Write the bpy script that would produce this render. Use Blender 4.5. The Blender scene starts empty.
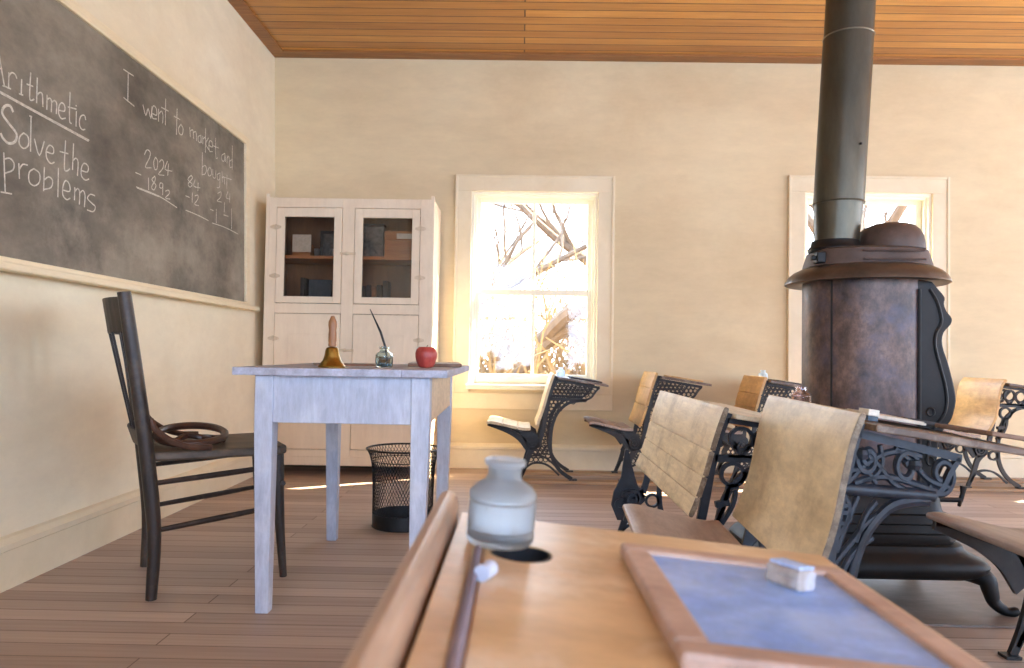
import bpy, bmesh, math, random
from math import sin, cos, pi, radians, sqrt, atan2
from mathutils import Vector, Matrix
C = bpy.context.scene.collection
SKY, SUN, EXPO = 11.0, 45.0, 0.32
UL = {23, 24}
GR = [(0, 23), (23, 25), (25, 31), (31, 36), (36, 50), (50, 53), (53, 59), (59, 62), (62, 73), (73, 78), (78, 87), (87, 92), (92, 99), (99, 106), (106, 114)]
R = random.Random(7)

# ------------------------------------------------------------------ camera
F, H = 740.0, 0.795
PIT, ROLL, YAW = radians(1.52), radians(.9), radians(.62)
fw = Vector((-sin(YAW)*cos(PIT), cos(YAW)*cos(PIT), sin(PIT)))
rt = Vector((cos(YAW), sin(YAW), 0)); up = rt.cross(fw)
r2 = rt*cos(ROLL) + up*sin(ROLL); u2 = up*cos(ROLL) - rt*sin(ROLL)
cam = bpy.data.cameras.new('camera'); co = bpy.data.objects.new('camera', cam); C.objects.link(co)
cam.sensor_width = 36; cam.lens = F*36/1024; cam.clip_start = .02; cam.clip_end = 200
M = Matrix((r2, u2, -fw)).transposed().to_4x4(); M.translation = (0, 0, H); co.matrix_world = M
cam.dof.use_dof = True; cam.dof.focus_distance = 2.6; cam.dof.aperture_fstop = 7.0
bpy.context.scene.camera = co

# ------------------------------------------------------------------ materials
def lin(c):
    return tuple((x/255/12.92 if x/255 <= .04045 else ((x/255+.055)/1.055)**2.4) for x in c) + (1,)
def mat(name, c1, c2=None, scale=(3, 3, 3), rough=.7, metal=0, bump=.0, spot=None, spot_amt=.5, spot_scale=2.0, det=6, wear=.16, spec=.5):
    """two-tone noise along stretched object coordinates, optional worn patches of their own colour"""
    m = bpy.data.materials.new(name); m.use_nodes = True
    nt = m.node_tree; N, L = nt.nodes, nt.links
    b = N['Principled BSDF']; b.inputs['Roughness'].default_value = rough; b.inputs['Metallic'].default_value = metal
    b.inputs['Specular IOR Level'].default_value = spec
    if c2 is None: c2 = c1
    tc = N.new('ShaderNodeTexCoord'); mp = N.new('ShaderNodeMapping'); mp.inputs['Scale'].default_value = scale
    L.new(tc.outputs['Object'], mp.inputs['Vector'])
    no = N.new('ShaderNodeTexNoise'); no.inputs['Scale'].default_value = 1; no.inputs['Detail'].default_value = det; no.inputs['Roughness'].default_value = .62
    L.new(mp.outputs[0], no.inputs['Vector'])
    cr = N.new('ShaderNodeValToRGB'); cr.color_ramp.elements[0].position = .32; cr.color_ramp.elements[1].position = .68
    cr.color_ramp.elements[0].color = lin(c1); cr.color_ramp.elements[1].color = lin(c2)
    L.new(no.outputs['Fac'], cr.inputs[0]); out = cr.outputs[0]
    if wear:
        mp3 = N.new('ShaderNodeMapping'); mp3.inputs['Scale'].default_value = tuple(q*5 for q in scale); L.new(tc.outputs['Object'], mp3.inputs['Vector'])
        n3 = N.new('ShaderNodeTexNoise'); n3.inputs['Scale'].default_value = 1; n3.inputs['Detail'].default_value = 5; n3.inputs['Roughness'].default_value = .75
        L.new(mp3.outputs[0], n3.inputs['Vector'])
        r3 = N.new('ShaderNodeMapRange'); r3.inputs['From Min'].default_value = .35; r3.inputs['From Max'].default_value = .65; r3.inputs['To Min'].default_value = 1-wear; r3.inputs['To Max'].default_value = 1+wear*.6
        L.new(n3.outputs['Fac'], r3.inputs['Value'])
        m3 = N.new('ShaderNodeVectorMath'); m3.operation = 'SCALE'; L.new(out, m3.inputs[0]); L.new(r3.outputs[0], m3.inputs['Scale']); out = m3.outputs[0]
    if spot:
        n2 = N.new('ShaderNodeTexNoise'); n2.inputs['Scale'].default_value = spot_scale; n2.inputs['Detail'].default_value = 8; n2.inputs['Roughness'].default_value = .7
        L.new(tc.outputs['Object'], n2.inputs['Vector'])
        r = N.new('ShaderNodeMapRange'); r.inputs['From Min'].default_value = .5; r.inputs['From Max'].default_value = .72; r.inputs['To Max'].default_value = spot_amt
        L.new(n2.outputs['Fac'], r.inputs['Value'])
        mx = N.new('ShaderNodeMix'); mx.data_type = 'RGBA'; mx.inputs['B'].default_value = lin(spot)
        L.new(r.outputs[0], mx.inputs['Factor']); L.new(out, mx.inputs['A']); out = mx.outputs['Result']
    L.new(out, b.inputs['Base Color'])
    if bump:
        bp = N.new('ShaderNodeBump'); bp.inputs['Strength'].default_value = bump; bp.inputs['Distance'].default_value = .01
        L.new(no.outputs['Fac'], bp.inputs['Height']); L.new(bp.outputs[0], b.inputs['Normal'])
    return m
def boards(name, c1, c2, gap, row, length, rough, rot=0, grain=(4, 60, 4), spec=.5, mortar=.03, spot=None, bump=.3, stain=.5):
    """plank surface from a brick texture, with grain noise"""
    m = bpy.data.materials.new(name); m.use_nodes = True
    nt = m.node_tree; N, L = nt.nodes, nt.links
    b = N['Principled BSDF']; b.inputs['Roughness'].default_value = rough; b.inputs['Specular IOR Level'].default_value = spec
    tc = N.new('ShaderNodeTexCoord'); mp = N.new('ShaderNodeMapping'); mp.inputs['Rotation'].default_value = (0, 0, rot)
    L.new(tc.outputs['Object'], mp.inputs['Vector'])
    br = N.new('ShaderNodeTexBrick'); br.offset = .37; br.inputs['Scale'].default_value = 1
    br.inputs['Brick Width'].default_value = length; br.inputs['Row Height'].default_value = row; br.inputs['Mortar Size'].default_value = row*mortar
    br.inputs['Color1'].default_value = (0, 0, 0, 1); br.inputs['Color2'].default_value = (1, 1, 1, 1); br.inputs['Mortar'].default_value = (.5, .5, .5, 1)
    br.inputs['Mortar Smooth'].default_value = .3
    L.new(mp.outputs[0], br.inputs['Vector'])
    m2 = N.new('ShaderNodeMapping'); m2.inputs['Scale'].default_value = grain; L.new(mp.outputs[0], m2.inputs['Vector'])
    no = N.new('ShaderNodeTexNoise'); no.inputs['Scale'].default_value = 1; no.inputs['Detail'].default_value = 7; no.inputs['Roughness'].default_value = .65
    L.new(m2.outputs[0], no.inputs['Vector'])
    mm = N.new('ShaderNodeMix'); mm.data_type = 'FLOAT'; mm.inputs['Factor'].default_value = .6
    sp = N.new('ShaderNodeSeparateColor'); L.new(br.outputs['Color'], sp.inputs[0])
    L.new(sp.outputs[0], mm.inputs['A']); L.new(no.outputs['Fac'], mm.inputs['B'])
    cr = N.new('ShaderNodeValToRGB'); cr.color_ramp.elements[0].position = .22; cr.color_ramp.elements[1].position = .75
    cr.color_ramp.elements[0].color = lin(c1); cr.color_ramp.elements[1].color = lin(c2); L.new(mm.outputs['Result'], cr.inputs[0])
    out = cr.outputs[0]
    if spot:
        n2 = N.new('ShaderNodeTexNoise'); n2.inputs['Scale'].default_value = .9; n2.inputs['Detail'].default_value = 6; L.new(tc.outputs['Object'], n2.inputs['Vector'])
        r = N.new('ShaderNodeMapRange'); r.inputs['From Min'].default_value = .45; r.inputs['From Max'].default_value = .7; r.inputs['To Max'].default_value = stain
        L.new(n2.outputs['Fac'], r.inputs['Value'])
        mx = N.new('ShaderNodeMix'); mx.data_type = 'RGBA'; mx.inputs['B'].default_value = lin(spot)
        L.new(r.outputs[0], mx.inputs['Factor']); L.new(out, mx.inputs['A']); out = mx.outputs['Result']
    mg = N.new('ShaderNodeMix'); mg.data_type = 'RGBA'; mg.inputs['B'].default_value = lin(gap)
    L.new(br.outputs['Fac'], mg.inputs['Factor']); L.new(out, mg.inputs['A'])
    L.new(mg.outputs['Result'], b.inputs['Base Color'])
    inv = N.new('ShaderNodeMath'); inv.operation = 'SUBTRACT'; inv.inputs[0].default_value = 1; L.new(br.outputs['Fac'], inv.inputs[1])
    bp = N.new('ShaderNodeBump'); bp.inputs['Strength'].default_value = bump; bp.inputs['Distance'].default_value = .004
    L.new(inv.outputs[0], bp.inputs['Height']); L.new(bp.outputs[0], b.inputs['Normal'])
    return m
def pane_mat(name, tint=(1, 1, 1), refl=.06):
    m = bpy.data.materials.new(name); m.use_nodes = True
    nt = m.node_tree; N, L = nt.nodes, nt.links; N.remove(N['Principled BSDF'])
    t = N.new('ShaderNodeBsdfTransparent'); t.inputs[0].default_value = tuple(tint)+(1,)
    g = N.new('ShaderNodeBsdfGlossy'); g.inputs['Roughness'].default_value = .04
    x = N.new('ShaderNodeMixShader'); x.inputs[0].default_value = refl
    L.new(t.outputs[0], x.inputs[1]); L.new(g.outputs[0], x.inputs[2]); L.new(x.outputs[0], N['Material Output'].inputs[0])
    return m
def glass_mat(name, col, rough=.06):
    m = bpy.data.materials.new(name); m.use_nodes = True
    b = m.node_tree.nodes['Principled BSDF']; b.inputs['Base Color'].default_value = lin(col); b.inputs['Roughness'].default_value = rough
    b.inputs['Transmission Weight'].default_value = 1; b.inputs['IOR'].default_value = 1.4
    return m
MT = {
 'wall': mat('cream_plaster', (212, 193, 156), (225, 208, 171), (.7, .7, 2.2), .85, bump=.06, spot=(198, 174, 134), spot_amt=.5, spot_scale=.8, wear=.05),
 'wallL': mat('pale_plaster', (230, 217, 186), (240, 230, 204), (.7, .7, 1.6), .85, bump=.08, spot=(212, 192, 154), spot_amt=.45, spot_scale=1.1, wear=.05),
 'trim': mat('cream_painted_trim', (224, 208, 174), (234, 220, 190), (4, 4, 4), .55, spot=(208, 188, 150), spot_amt=.2, spot_scale=5, wear=.03),
 'sash': mat('white_painted_sash', (236, 230, 208), (242, 237, 219), (6, 6, 6), .5, wear=.03),
 'cab': mat('cream_painted_boards', (230, 210, 182), (239, 221, 194), (9, 9, 1.5), .5, spot=(204, 182, 152), spot_amt=.3, spot_scale=5, wear=.035),
 'cabin': mat('dark_cupboard_interior', (124, 86, 56), (150, 108, 72), (8, 8, 2), .7),
 'floor': boards('worn_floor_boards', (146, 124, 108), (196, 174, 156), (116, 94, 80), .083, 2.6, .5, grain=(1.6, 60, 4), mortar=.03, spot=(170, 152, 142), spec=.45, stain=.6),
 'ceil': boards('varnished_ceiling_boards', (146, 92, 38), (220, 162, 82), (70, 38, 14), .098, 6.7, .32, grain=(2.5, 38, 3), mortar=.05, spot=(140, 84, 40), spec=.6, stain=.35, bump=.5),
 'ceiltrim': mat('dark_varnished_trim', (132, 86, 44), (164, 112, 62), (3, 40, 40), .45),
 'board': mat('chalky_slate_board', (86, 80, 70), (148, 139, 122), (1.0, 1.6, 2.6), .7, spot=(174, 165, 146), spot_amt=.65, spot_scale=1.9, det=10),
 'chalk': mat('white_chalk', (222, 216, 200), (176, 170, 154), (60, 60, 60), .9),
 'ledge': mat('cream_ledge_wood', (230, 212, 174), (240, 225, 190), (20, 3, 20), .5, wear=.05),
 'dark': mat('dark_stained_wood', (27, 20, 17), (54, 41, 33), (40, 40, 5), .45, bump=.1, spot=(104, 88, 72), spot_amt=.5, spot_scale=9),
 'seatw': mat('worn_dark_seat_wood', (58, 46, 38), (98, 82, 66), (4, 30, 30), .5, bump=.1, spot=(126, 108, 88), spot_amt=.5, spot_scale=7),
 'bent': mat('brown_bent_wood', (62, 40, 30), (98, 66, 50), (20, 20, 20), .42),
 'table': mat('grey_white_table_paint', (172, 178, 196), (196, 201, 214), (14, 14, 2.5), .5, bump=.05, spot=(224, 224, 228), spot_amt=.5, spot_scale=7),
 'tabletop': mat('worn_grey_tabletop', (148, 148, 160), (190, 192, 208), (26, 2.5, 26), .55, bump=.08, spot=(126, 110, 102), spot_amt=.4, spot_scale=8),
 'tside': mat('tan_apron', (206, 182, 150), (222, 200, 170), (10, 3, 10), .6),
 'brass': mat('tarnished_brass', (128, 100, 46), (186, 150, 76), (18, 18, 18), .3, metal=1),
 'turned': mat('turned_handle_wood', (136, 92, 58), (172, 122, 80), (30, 30, 6), .45),
 'apple': mat('red_apple_skin', (150, 44, 40), (184, 74, 64), (24, 24, 7), .4, spot=(206, 120, 96), spot_amt=.35, spot_scale=30),
 'stem': mat('apple_stem_brown', (70, 48, 28)),
 'glass': glass_mat('aqua_ink_glass', (226, 240, 240)),
 'clear': glass_mat('dusty_pale_ink_glass', (218, 230, 244), .4),
 'pinkglass': glass_mat('pale_rose_glass', (244, 232, 236)),
 'ink': mat('dried_ink', (40, 52, 62), (90, 110, 120), (60, 60, 60), .5),
 'penb': mat('black_penholder', (18, 17, 20), (34, 32, 34), (20, 20, 20), .35),
 'penp': mat('purple_brown_penholder', (100, 90, 104), (140, 128, 142), (20, 6, 20), .5),
 'steel': mat('pen_nib_steel', (150, 152, 160), (180, 182, 190), (20, 20, 20), .3, metal=1),
 'wire': mat('black_wire_mesh', (24, 23, 24), (40, 38, 38), (20, 20, 20), .45, metal=.4),
 'iron': mat('black_cast_iron', (26, 24, 23), (46, 42, 40), (24, 24, 24), .5, bump=.1),
 'ironb': mat('blue_black_cast_iron', (22, 25, 32), (44, 50, 60), (24, 24, 24), .45, bump=.1),
 'ironm': mat('navy_black_cast_iron', (15, 18, 26), (32, 38, 50), (24, 24, 24), .45, bump=.1),
 'woodM': mat('pale_worn_seat_back', (216, 201, 168), (244, 233, 206), (14, 2.2, 14), .42, bump=.08, spot=(122, 106, 80), spot_amt=.6, spot_scale=7),
 'woodN': mat('tan_worn_seat_back', (202, 184, 146), (236, 221, 186), (9, 3, 9), .38, bump=.12, spot=(150, 124, 84), spot_amt=.5, spot_scale=9),
 'chalkw': mat('white_chalk_stick', (200, 206, 222), (180, 188, 208), (60, 60, 60), .9, wear=.05),
 'endg': mat('dark_end_grain', (92, 76, 60), (146, 128, 104), (30, 60, 30), .6, spot=(206, 196, 178), spot_amt=.5, spot_scale=40),
 'woodG': mat('golden_varnished_back', (184, 138, 78), (224, 180, 116), (12, 3, 8), .42, spot=(150, 104, 56), spot_amt=.45, spot_scale=6),
 'woodP': mat('pale_varnished_back', (206, 184, 146), (226, 206, 168), (12, 3, 12), .45),
 'woodS': mat('grey_brown_seat', (150, 126, 110), (186, 164, 148), (10, 2.5, 10), .45, bump=.06, spot=(190, 172, 156), spot_amt=.4, spot_scale=8),
 'woodD': mat('dark_worn_desktop', (82, 64, 52), (134, 110, 92), (3, 12, 12), .36, bump=.1, spot=(196, 178, 156), spot_amt=.55, spot_scale=14),
 'woodH': mat('honey_varnished_desktop', (194, 154, 104), (228, 194, 146), (4, 12, 10), .3, bump=.03, spot=(240, 226, 204), spot_amt=.6, spot_scale=13, wear=.12),
 'rail': mat('brown_seat_back_rail', (152, 120, 96), (192, 162, 136), (20, 3, 20), .34),
 'slatef': mat('reddish_slate_frame', (166, 134, 116), (198, 168, 150), (8, 14, 20), .5, spot=(214, 184, 160), spot_amt=.4, spot_scale=25),
 'slate': mat('blue_grey_slate', (120, 158, 228), (166, 196, 244), (14, 20, 14), .45, spot=(178, 194, 222), spot_amt=.45, spot_scale=14, det=9),
 'felt': mat('grey_white_felt', (158, 142, 132), (200, 190, 182), (60, 60, 20), .95, spot=(196, 212, 240), spot_amt=.5, spot_scale=40),
 'feltd': mat('brown_eraser_wood', (142, 114, 98), (176, 150, 132), (30, 30, 30), .8),
 'dust': mat('pale_blue_chalk_dust', (196, 212, 240), (160, 184, 228), (60, 60, 60), .95),
 'drum': mat('rusted_sheet_steel', (48, 39, 41), (120, 95, 84), (11, 11, 8), .44, metal=.2, bump=.12, spot=(76, 74, 92), spot_amt=.9, spot_scale=6, det=10, wear=.4),
 'stovei': mat('dark_stove_iron', (15, 13, 12), (30, 25, 22), (10, 10, 10), .5, bump=.06, spec=.3),
 'hood': mat('brown_stove_hood', (74, 60, 50), (104, 86, 72), (8, 8, 8), .34, metal=.45),
 'cap': mat('dull_brown_cap_iron', (70, 56, 50), (96, 78, 70), (12, 12, 12), .5),
 'pipe': mat('grey_black_pipe_steel', (60, 56, 46), (92, 86, 72), (4, 4, 1.2), .36, metal=.6, spot=(92, 86, 72), spot_amt=.3, spot_scale=3),
 'seam': mat('bright_pipe_seam', (128, 122, 108), (150, 144, 128), (10, 10, 10), .3, metal=.8),
 'mat': mat('grey_stove_board', (106, 94, 86), (138, 126, 118), (2, 6, 4), .5, spot=(90, 76, 68), spot_amt=.4),
 'runner': mat('tan_floor_runner', (150, 116, 82), (186, 150, 112), (2, 20, 20), .55),
 'paper': mat('aged_paper', (196, 184, 166), (214, 204, 188), (20, 20, 20), .8),
 'brown': mat('brown_book_cover', (120, 92, 74), (150, 118, 96), (20, 20, 20), .7),
 'bluebk': mat('blue_grey_book_cover', (54, 68, 82), (78, 92, 104), (20, 20, 20), .7),
 'darkbk': mat('dark_book_cover', (44, 38, 38), (66, 58, 54), (20, 20, 20), .7),
 'boxw': mat('orange_wood_box', (150, 98, 52), (180, 124, 72), (4, 10, 30), .5),
 'card': mat('white_card', (226, 220, 206), (214, 206, 190), (20, 20, 20), .7),
 'tin': mat('dark_patterned_tin', (46, 48, 52), (112, 112, 110), (40, 40, 40), .4),
 'pane': pane_mat('window_glass', (1, 1, 1), .04),
 'cpane': pane_mat('cupboard_glass', (.9, .86, .82), .03),
 'hole': mat('dark_ink_well', (18, 16, 18), (28, 26, 28), (20, 20, 20), .6),
 'latch': mat('painted_latch_metal', (206, 182, 150), (222, 200, 168), (20, 20, 20), .45),
 'grass': mat('dry_winter_grass', (112, 94, 64), (140, 122, 88), (3, 3, 3), .9),
 'bark': mat('brown_winter_bark', (92, 72, 54), (120, 98, 74), (9, 9, 3), .9, bump=.3),
 'twig': mat('golden_twigs', (132, 104, 66), (164, 134, 90), (6, 6, 6), .9),
 'ext': mat('exterior_siding', (200, 192, 176), (220, 212, 198), (2, 2, 12), .8),
}

# ------------------------------------------------------------------ mesh builder
def smooth(pts, n=4):
    """Catmull-Rom through points of any dimension"""
    P = [tuple(p) for p in pts]
    if len(P) < 3: return P
    out = []
    for i in range(len(P)-1):
        a = P[i-1] if i else tuple(2*x-y for x, y in zip(P[0], P[1]))
        b, c = P[i], P[i+1]
        d = P[i+2] if i+2 < len(P) else tuple(2*x-y for x, y in zip(P[-1], P[-2]))
        for k in range(n):
            t = k/n
            out.append(tuple(.5*(2*q+(-p+r)*t+(2*p-5*q+4*r-s)*t*t+(-p+3*q-3*r+s)*t**3) for p, q, r, s in zip(a, b, c, d)))
    out.append(P[-1]); return out
class MB:
    def __init__(s): s.bm = bmesh.new()
    def face(s, vs):
        try: s.bm.faces.new(vs)
        except ValueError: pass
    def box(s, x0, x1, y0, y1, z0, z1):
        v = [s.bm.verts.new((x, y, z)) for x in (x0, x1) for y in (y0, y1) for z in (z0, z1)]
        for q in ((0, 1, 3, 2), (4, 6, 7, 5), (0, 4, 5, 1), (2, 3, 7, 6), (0, 2, 6, 4), (1, 5, 7, 3)): s.face([v[i] for i in q])
        return s
    def hexa(s, lo, hi):
        """prism between two quads (lists of 4 points, same winding)"""
        return s.loft([lo, hi])
    def loft(s, rings, caps=True, closed=True):
        V = [[s.bm.verts.new(p) for p in r] for r in rings]; n = len(V[0])
        for a, b in zip(V, V[1:]):
            for i in range(n if closed else n-1):
                j = (i+1) % n; s.face([a[i], a[j], b[j], b[i]])
        if caps:
            s.face(V[0][::-1]); s.face(V[-1])
        return s
    def tube(s, pts, r, n=8, sx=1.0):
        P = [Vector(p) for p in pts]; rings = []; ref = None
        for i, p in enumerate(P):
            d = (P[min(i+1, len(P)-1)]-P[max(i-1, 0)])
            if d.length < 1e-9: d = Vector((0, 0, 1))
            d.normalize()
            if ref is None:
                ref = Vector((0, 1, 0)) if abs(d.y) < .9 else Vector((1, 0, 0))
            a = ref - d*ref.dot(d); a.normalize(); b = d.cross(a); ref = a
            rr = r[i] if isinstance(r, (list, tuple)) else r
            rings.append([p + a*(rr*sx*cos(2*pi*k/n)) + b*(rr*sin(2*pi*k/n)) for k in range(n)])
        return s.loft(rings)
    def ribbon(s, pts, w, y0, y1):
        """flat strip in the xz plane, thickness from y0 to y1; w = full width, number or list"""
        n = len(pts); rings = []
        for i, (x, z) in enumerate(pts):
            a = pts[max(i-1, 0)]; b = pts[min(i+1, n-1)]
            dx, dz = b[0]-a[0], b[1]-a[1]; l = sqrt(dx*dx+dz*dz) or 1
            ww = (w[i] if isinstance(w, (list, tuple)) else w)/2
            nx, nz = -dz/l*ww, dx/l*ww
            rings.append([(x+nx, y0, z+nz), (x+nx, y1, z+nz), (x-nx, y1, z-nz), (x-nx, y0, z-nz)])
        return s.loft(rings)
    def ring(s, x, z, r, w, y0, y1, n=14):
        V = []
        for k in range(n):
            a = 2*pi*k/n; c, d = cos(a), sin(a)
            V.append([s.bm.verts.new((x+q*c, y, z+q*d)) for q, y in ((r-w/2, y0), (r+w/2, y0), (r+w/2, y1), (r-w/2, y1))])
        for k in range(n):
            a, b = V[k], V[(k+1) % n]
            for i in range(4): s.face([a[i], a[(i+1) % 4], b[(i+1) % 4], b[i]])
        return s
    def torus(s, c, R_, r, n=32, m=8, ax='z', arc=2*pi):
        pts = []
        V = []
        full = abs(arc-2*pi) < 1e-6
        for k in range(n if full else n+1):
            a = arc*k/n; row = []
            for j in range(m):
                b = 2*pi*j/m; q = R_+r*cos(b); h = r*sin(b)
                row.append(s.bm.verts.new({'z': (c[0]+q*cos(a), c[1]+q*sin(a), c[2]+h), 'y': (c[0]+q*cos(a), c[1]+h, c[2]+q*sin(a)), 'x': (c[0]+h, c[1]+q*cos(a), c[2]+q*sin(a))}[ax]))
            V.append(row)
        for k in range(len(V) if full else len(V)-1):
            a, b = V[k], V[(k+1) % len(V)]
            for j in range(m): s.face([a[j], a[(j+1) % m], b[(j+1) % m], b[j]])
        return s
    def lathe(s, prof, c=(0, 0, 0), n=28, sx=1, sy=1):
        """profile [(r,z)...] about z at c"""
        return s.loft([[(c[0]+max(r, .0004)*sx*cos(2*pi*k/n), c[1]+max(r, .0004)*sy*sin(2*pi*k/n), c[2]+z) for k in range(n)] for r, z in prof])
    def prism(s, poly, y0, y1):
        """xz polygon extruded along y"""
        return s.loft([[(x, y0, z) for x, z in poly], [(x, y1, z) for x, z in poly]])
    def build(s, name, m, parent=None, bevel=0, flat=True, loc=None, bsegs=2):
        bmesh.ops.recalc_face_normals(s.bm, faces=s.bm.faces)
        me = bpy.data.meshes.new(name); s.bm.to_mesh(me); s.bm.free()
        me.materials.append(MT[m] if isinstance(m, str) else m)
        if not flat:
            me.polygons.foreach_set('use_smooth', [True]*len(me.polygons))
            me.set_sharp_from_angle(angle=radians(38))
        o = bpy.data.objects.new(name, me); C.objects.link(o); o.parent = parent
        if loc: o.location = loc
        if bevel:
            b = o.modifiers.new('bevel', 'BEVEL'); b.width = bevel; b.segments = bsegs; b.limit_method = 'ANGLE'; b.angle_limit = radians(40)
        return o
def thing(name, label, cat, loc=(0, 0, 0), rz=0, group=None):
    o = bpy.data.objects.new(name, None); C.objects.link(o); o.location = loc; o.rotation_euler = (0, 0, rz)
    o.empty_display_size = .1
    return tag(o, label, cat, group)
def tag(o, label=None, cat=None, group=None, kind=None):
    if label: o['label'] = label
    if cat: o['category'] = cat
    if group: o['group'] = group
    if kind: o['kind'] = kind
    return o
def structure(o): o['kind'] = 'structure'; return o
def senv(name):
    o = bpy.data.objects.new(name, None); C.objects.link(o); return structure(o)
# ------------------------------------------------------------------ room shell
YB, YF, XR, ZC = 5.15, -2.7, 6.6, 2.87
KL = .0279
def lx(z, off=0): return -1.68 - KL*z + off          # the left wall leans out a little
structure(MB().box(-1.9, XR+.2, YF-.2, YB+.17, -.25, 0).build('floor', 'floor'))
structure(MB().box(-1.95, XR+.2, YF-.2, YB+.17, ZC, ZC+.08).build('ceiling', 'ceil'))
def wall_y(name, y0, y1, x0, x1, holes, m):
    b = MB(); xs = sorted({x0, x1, *[h[0] for h in holes], *[h[1] for h in holes]})
    for a, c in zip(xs, xs[1:]):
        h = [q for q in holes if q[0] <= a and q[1] >= c]
        if h: b.box(a, c, y0, y1, 0, h[0][2]); b.box(a, c, y0, y1, h[0][3], ZC)
        else: b.box(a, c, y0, y1, 0, ZC)
    bmesh.ops.remove_doubles(b.bm, verts=b.bm.verts, dist=1e-5)
    return structure(b.build(name, m))
HB = [(-.35, .53, .58, 1.925), (1.965, 2.845, .6, 1.95), (4.27, 5.15, .6, 1.95)]  # the third opening is out of view, added to light the right part
HF = [(-1.3, .3, .45, 2.45), (.8, 2.4, .45, 2.45), (2.9, 4.5, .45, 2.45), (5.0, 6.4, .45, 2.45)]  # unseen openings behind the camera, number and size raised to brighten the room
wall_y('wall_back', YB, YB+.17, -1.9, XR+.2, HB, 'wall')
wall_y('wall_front', YF-.17, YF, -1.9, XR+.2, HF, 'wall')
b = MB(); b.loft([[(lx(0), y, 0), (lx(0, -.2), y, 0), (lx(ZC, -.2), y, ZC), (lx(ZC), y, ZC)] for y in (YF, YB)])
structure(b.build('wall_left', 'wallL'))
HR = [(-2.2, -.5, .45, 2.45), (.2, 1.9, .45, 2.45), (2.6, 4.3, .45, 2.45)]  # unseen right-wall openings, added to let more daylight into the room
b = MB(); ys = sorted({YF, YB, *[v for h in HR for v in h[:2]]})
for a, c in zip(ys, ys[1:]):
    h = [q for q in HR if q[0] <= a and q[1] >= c]
    if h: b.box(XR, XR+.17, a, c, 0, h[0][2]); b.box(XR, XR+.17, a, c, h[0][3], ZC)
    else: b.box(XR, XR+.17, a, c, 0, ZC)
structure(b.build('wall_right', 'wall'))
# baseboards and ceiling trim
b = MB(); b.loft([[(lx(0), y, 0), (lx(0, .024), y, 0), (lx(.125, .024), y, .125), (lx(.13, .034), y, .13), (lx(.15, .034), y, .15), (lx(.165, .016), y, .165), (lx(.17), y, .17)] for y in (YF, YB)])
structure(b.build('baseboard_left', 'trim'))
b = MB(); b.loft([[(x, YB, 0), (x, YB-.022, 0), (x, YB-.022, .13), (x, YB-.032, .135), (x, YB-.032, .152), (x, YB-.012, .17), (x, YB, .172)] for x in (-1.66, XR)])
structure(b.build('baseboard_back', 'trim'))
structure(MB().box(-1.76, XR, YB-.11, YB, ZC-.014, ZC).build('trim_1', 'ceiltrim'))
structure(MB().box(-1.76, -1.67, YF, YB-.11, ZC-.014, ZC).build('trim_2', 'ceiltrim'))

def window(n, h, y_in, y_out, inward, detailed=True):
    """wooden sash window: casing on the wall, box frame, two sashes of two lights each"""
    x0, x1, z0, z1 = h; w = senv('window_%d' % n); sg = inward
    def bx(B, a, b_, u0, u1, c, d): B.box(a, b_, min(y_in+sg*u0, y_in+sg*u1), max(y_in+sg*u0, y_in+sg*u1), c, d)
    B = MB(); cw = .115                                     # casing boards (u<0 towards the room)
    bx(B, x0-cw, x0, -.022, 0, z0-.06, z1); bx(B, x1, x1+cw, -.022, 0, z0-.06, z1)
    bx(B, x0-cw, x1+cw, -.022, 0, z1, z1+cw)
    for a in (x0-cw, x1+cw-.018): bx(B, a, a+.018, -.03, -.022, z0-.06, z1+cw)
    bx(B, x0-cw+.018, x1+cw-.018, -.03, -.022, z1+cw-.018, z1+cw)
    bx(B, x0-cw, x1+cw, -.02, 0, z0-.17, z0-.06)
    B.build('casing', 'trim', w, bevel=.003)
    B = MB(); bx(B, x0-.02, x1+.02, -.05, .05, z0-.035, z0); B.build('sill', 'sash', w, bevel=.005)
    B = MB()
    for a, c in ((x0, x0+.018), (x1-.018, x1)): bx(B, a, c, 0, .17, z0, z1)
    bx(B, x0+.018, x1-.018, 0, .17, z1-.018, z1); bx(B, x0, x1, .05, .2, z0-.03, z0+.012)
    for a, c in ((x0+.018, x0+.034), (x1-.034, x1-.018)): bx(B, a, c, .028, .044, z0, z1-.018)
    bx(B, x0+.034, x1-.034, .028, .044, z1-.036, z1-.018)
    B.build('frame', 'sash', w)
    zm = z0+(z1-z0)*.482; xa, xb = x0+.02, x1-.02; xm = (xa+xb)/2
    for u, za, zb in ((.048, z0+.012, zm+.02), (.085, zm-.02, z1-.02)):
        B = MB(); s = .042
        bx(B, xa, xa+s, u, u+.034, za, zb); bx(B, xb-s, xb, u, u+.034, za, zb)
        bx(B, xa+s, xb-s, u, u+.034, za, za+(.06 if u < .06 else .036)); bx(B, xa+s, xb-s, u, u+.034, zb-.04, zb)
        bx(B, xm-.011, xm+.011, u+.004, u+.03, za+.03, zb-.03)
        sash = B.build('sash', 'sash', w, bevel=.003)
        for pa, pb in ((xa+s-.004, xm-.007), (xm+.007, xb-s+.004)):
            B = MB(); bx(B, pa, pb, u+.015, u+.018, za+.03, zb-.036); B.build('pane', 'pane', sash)
    return w
for i, h in enumerate(HB): window(i+1, h, YB, YB+.17, 1)
for i, h in enumerate(HF): window(i+4, h, YF, YF-.17, -1)
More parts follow.
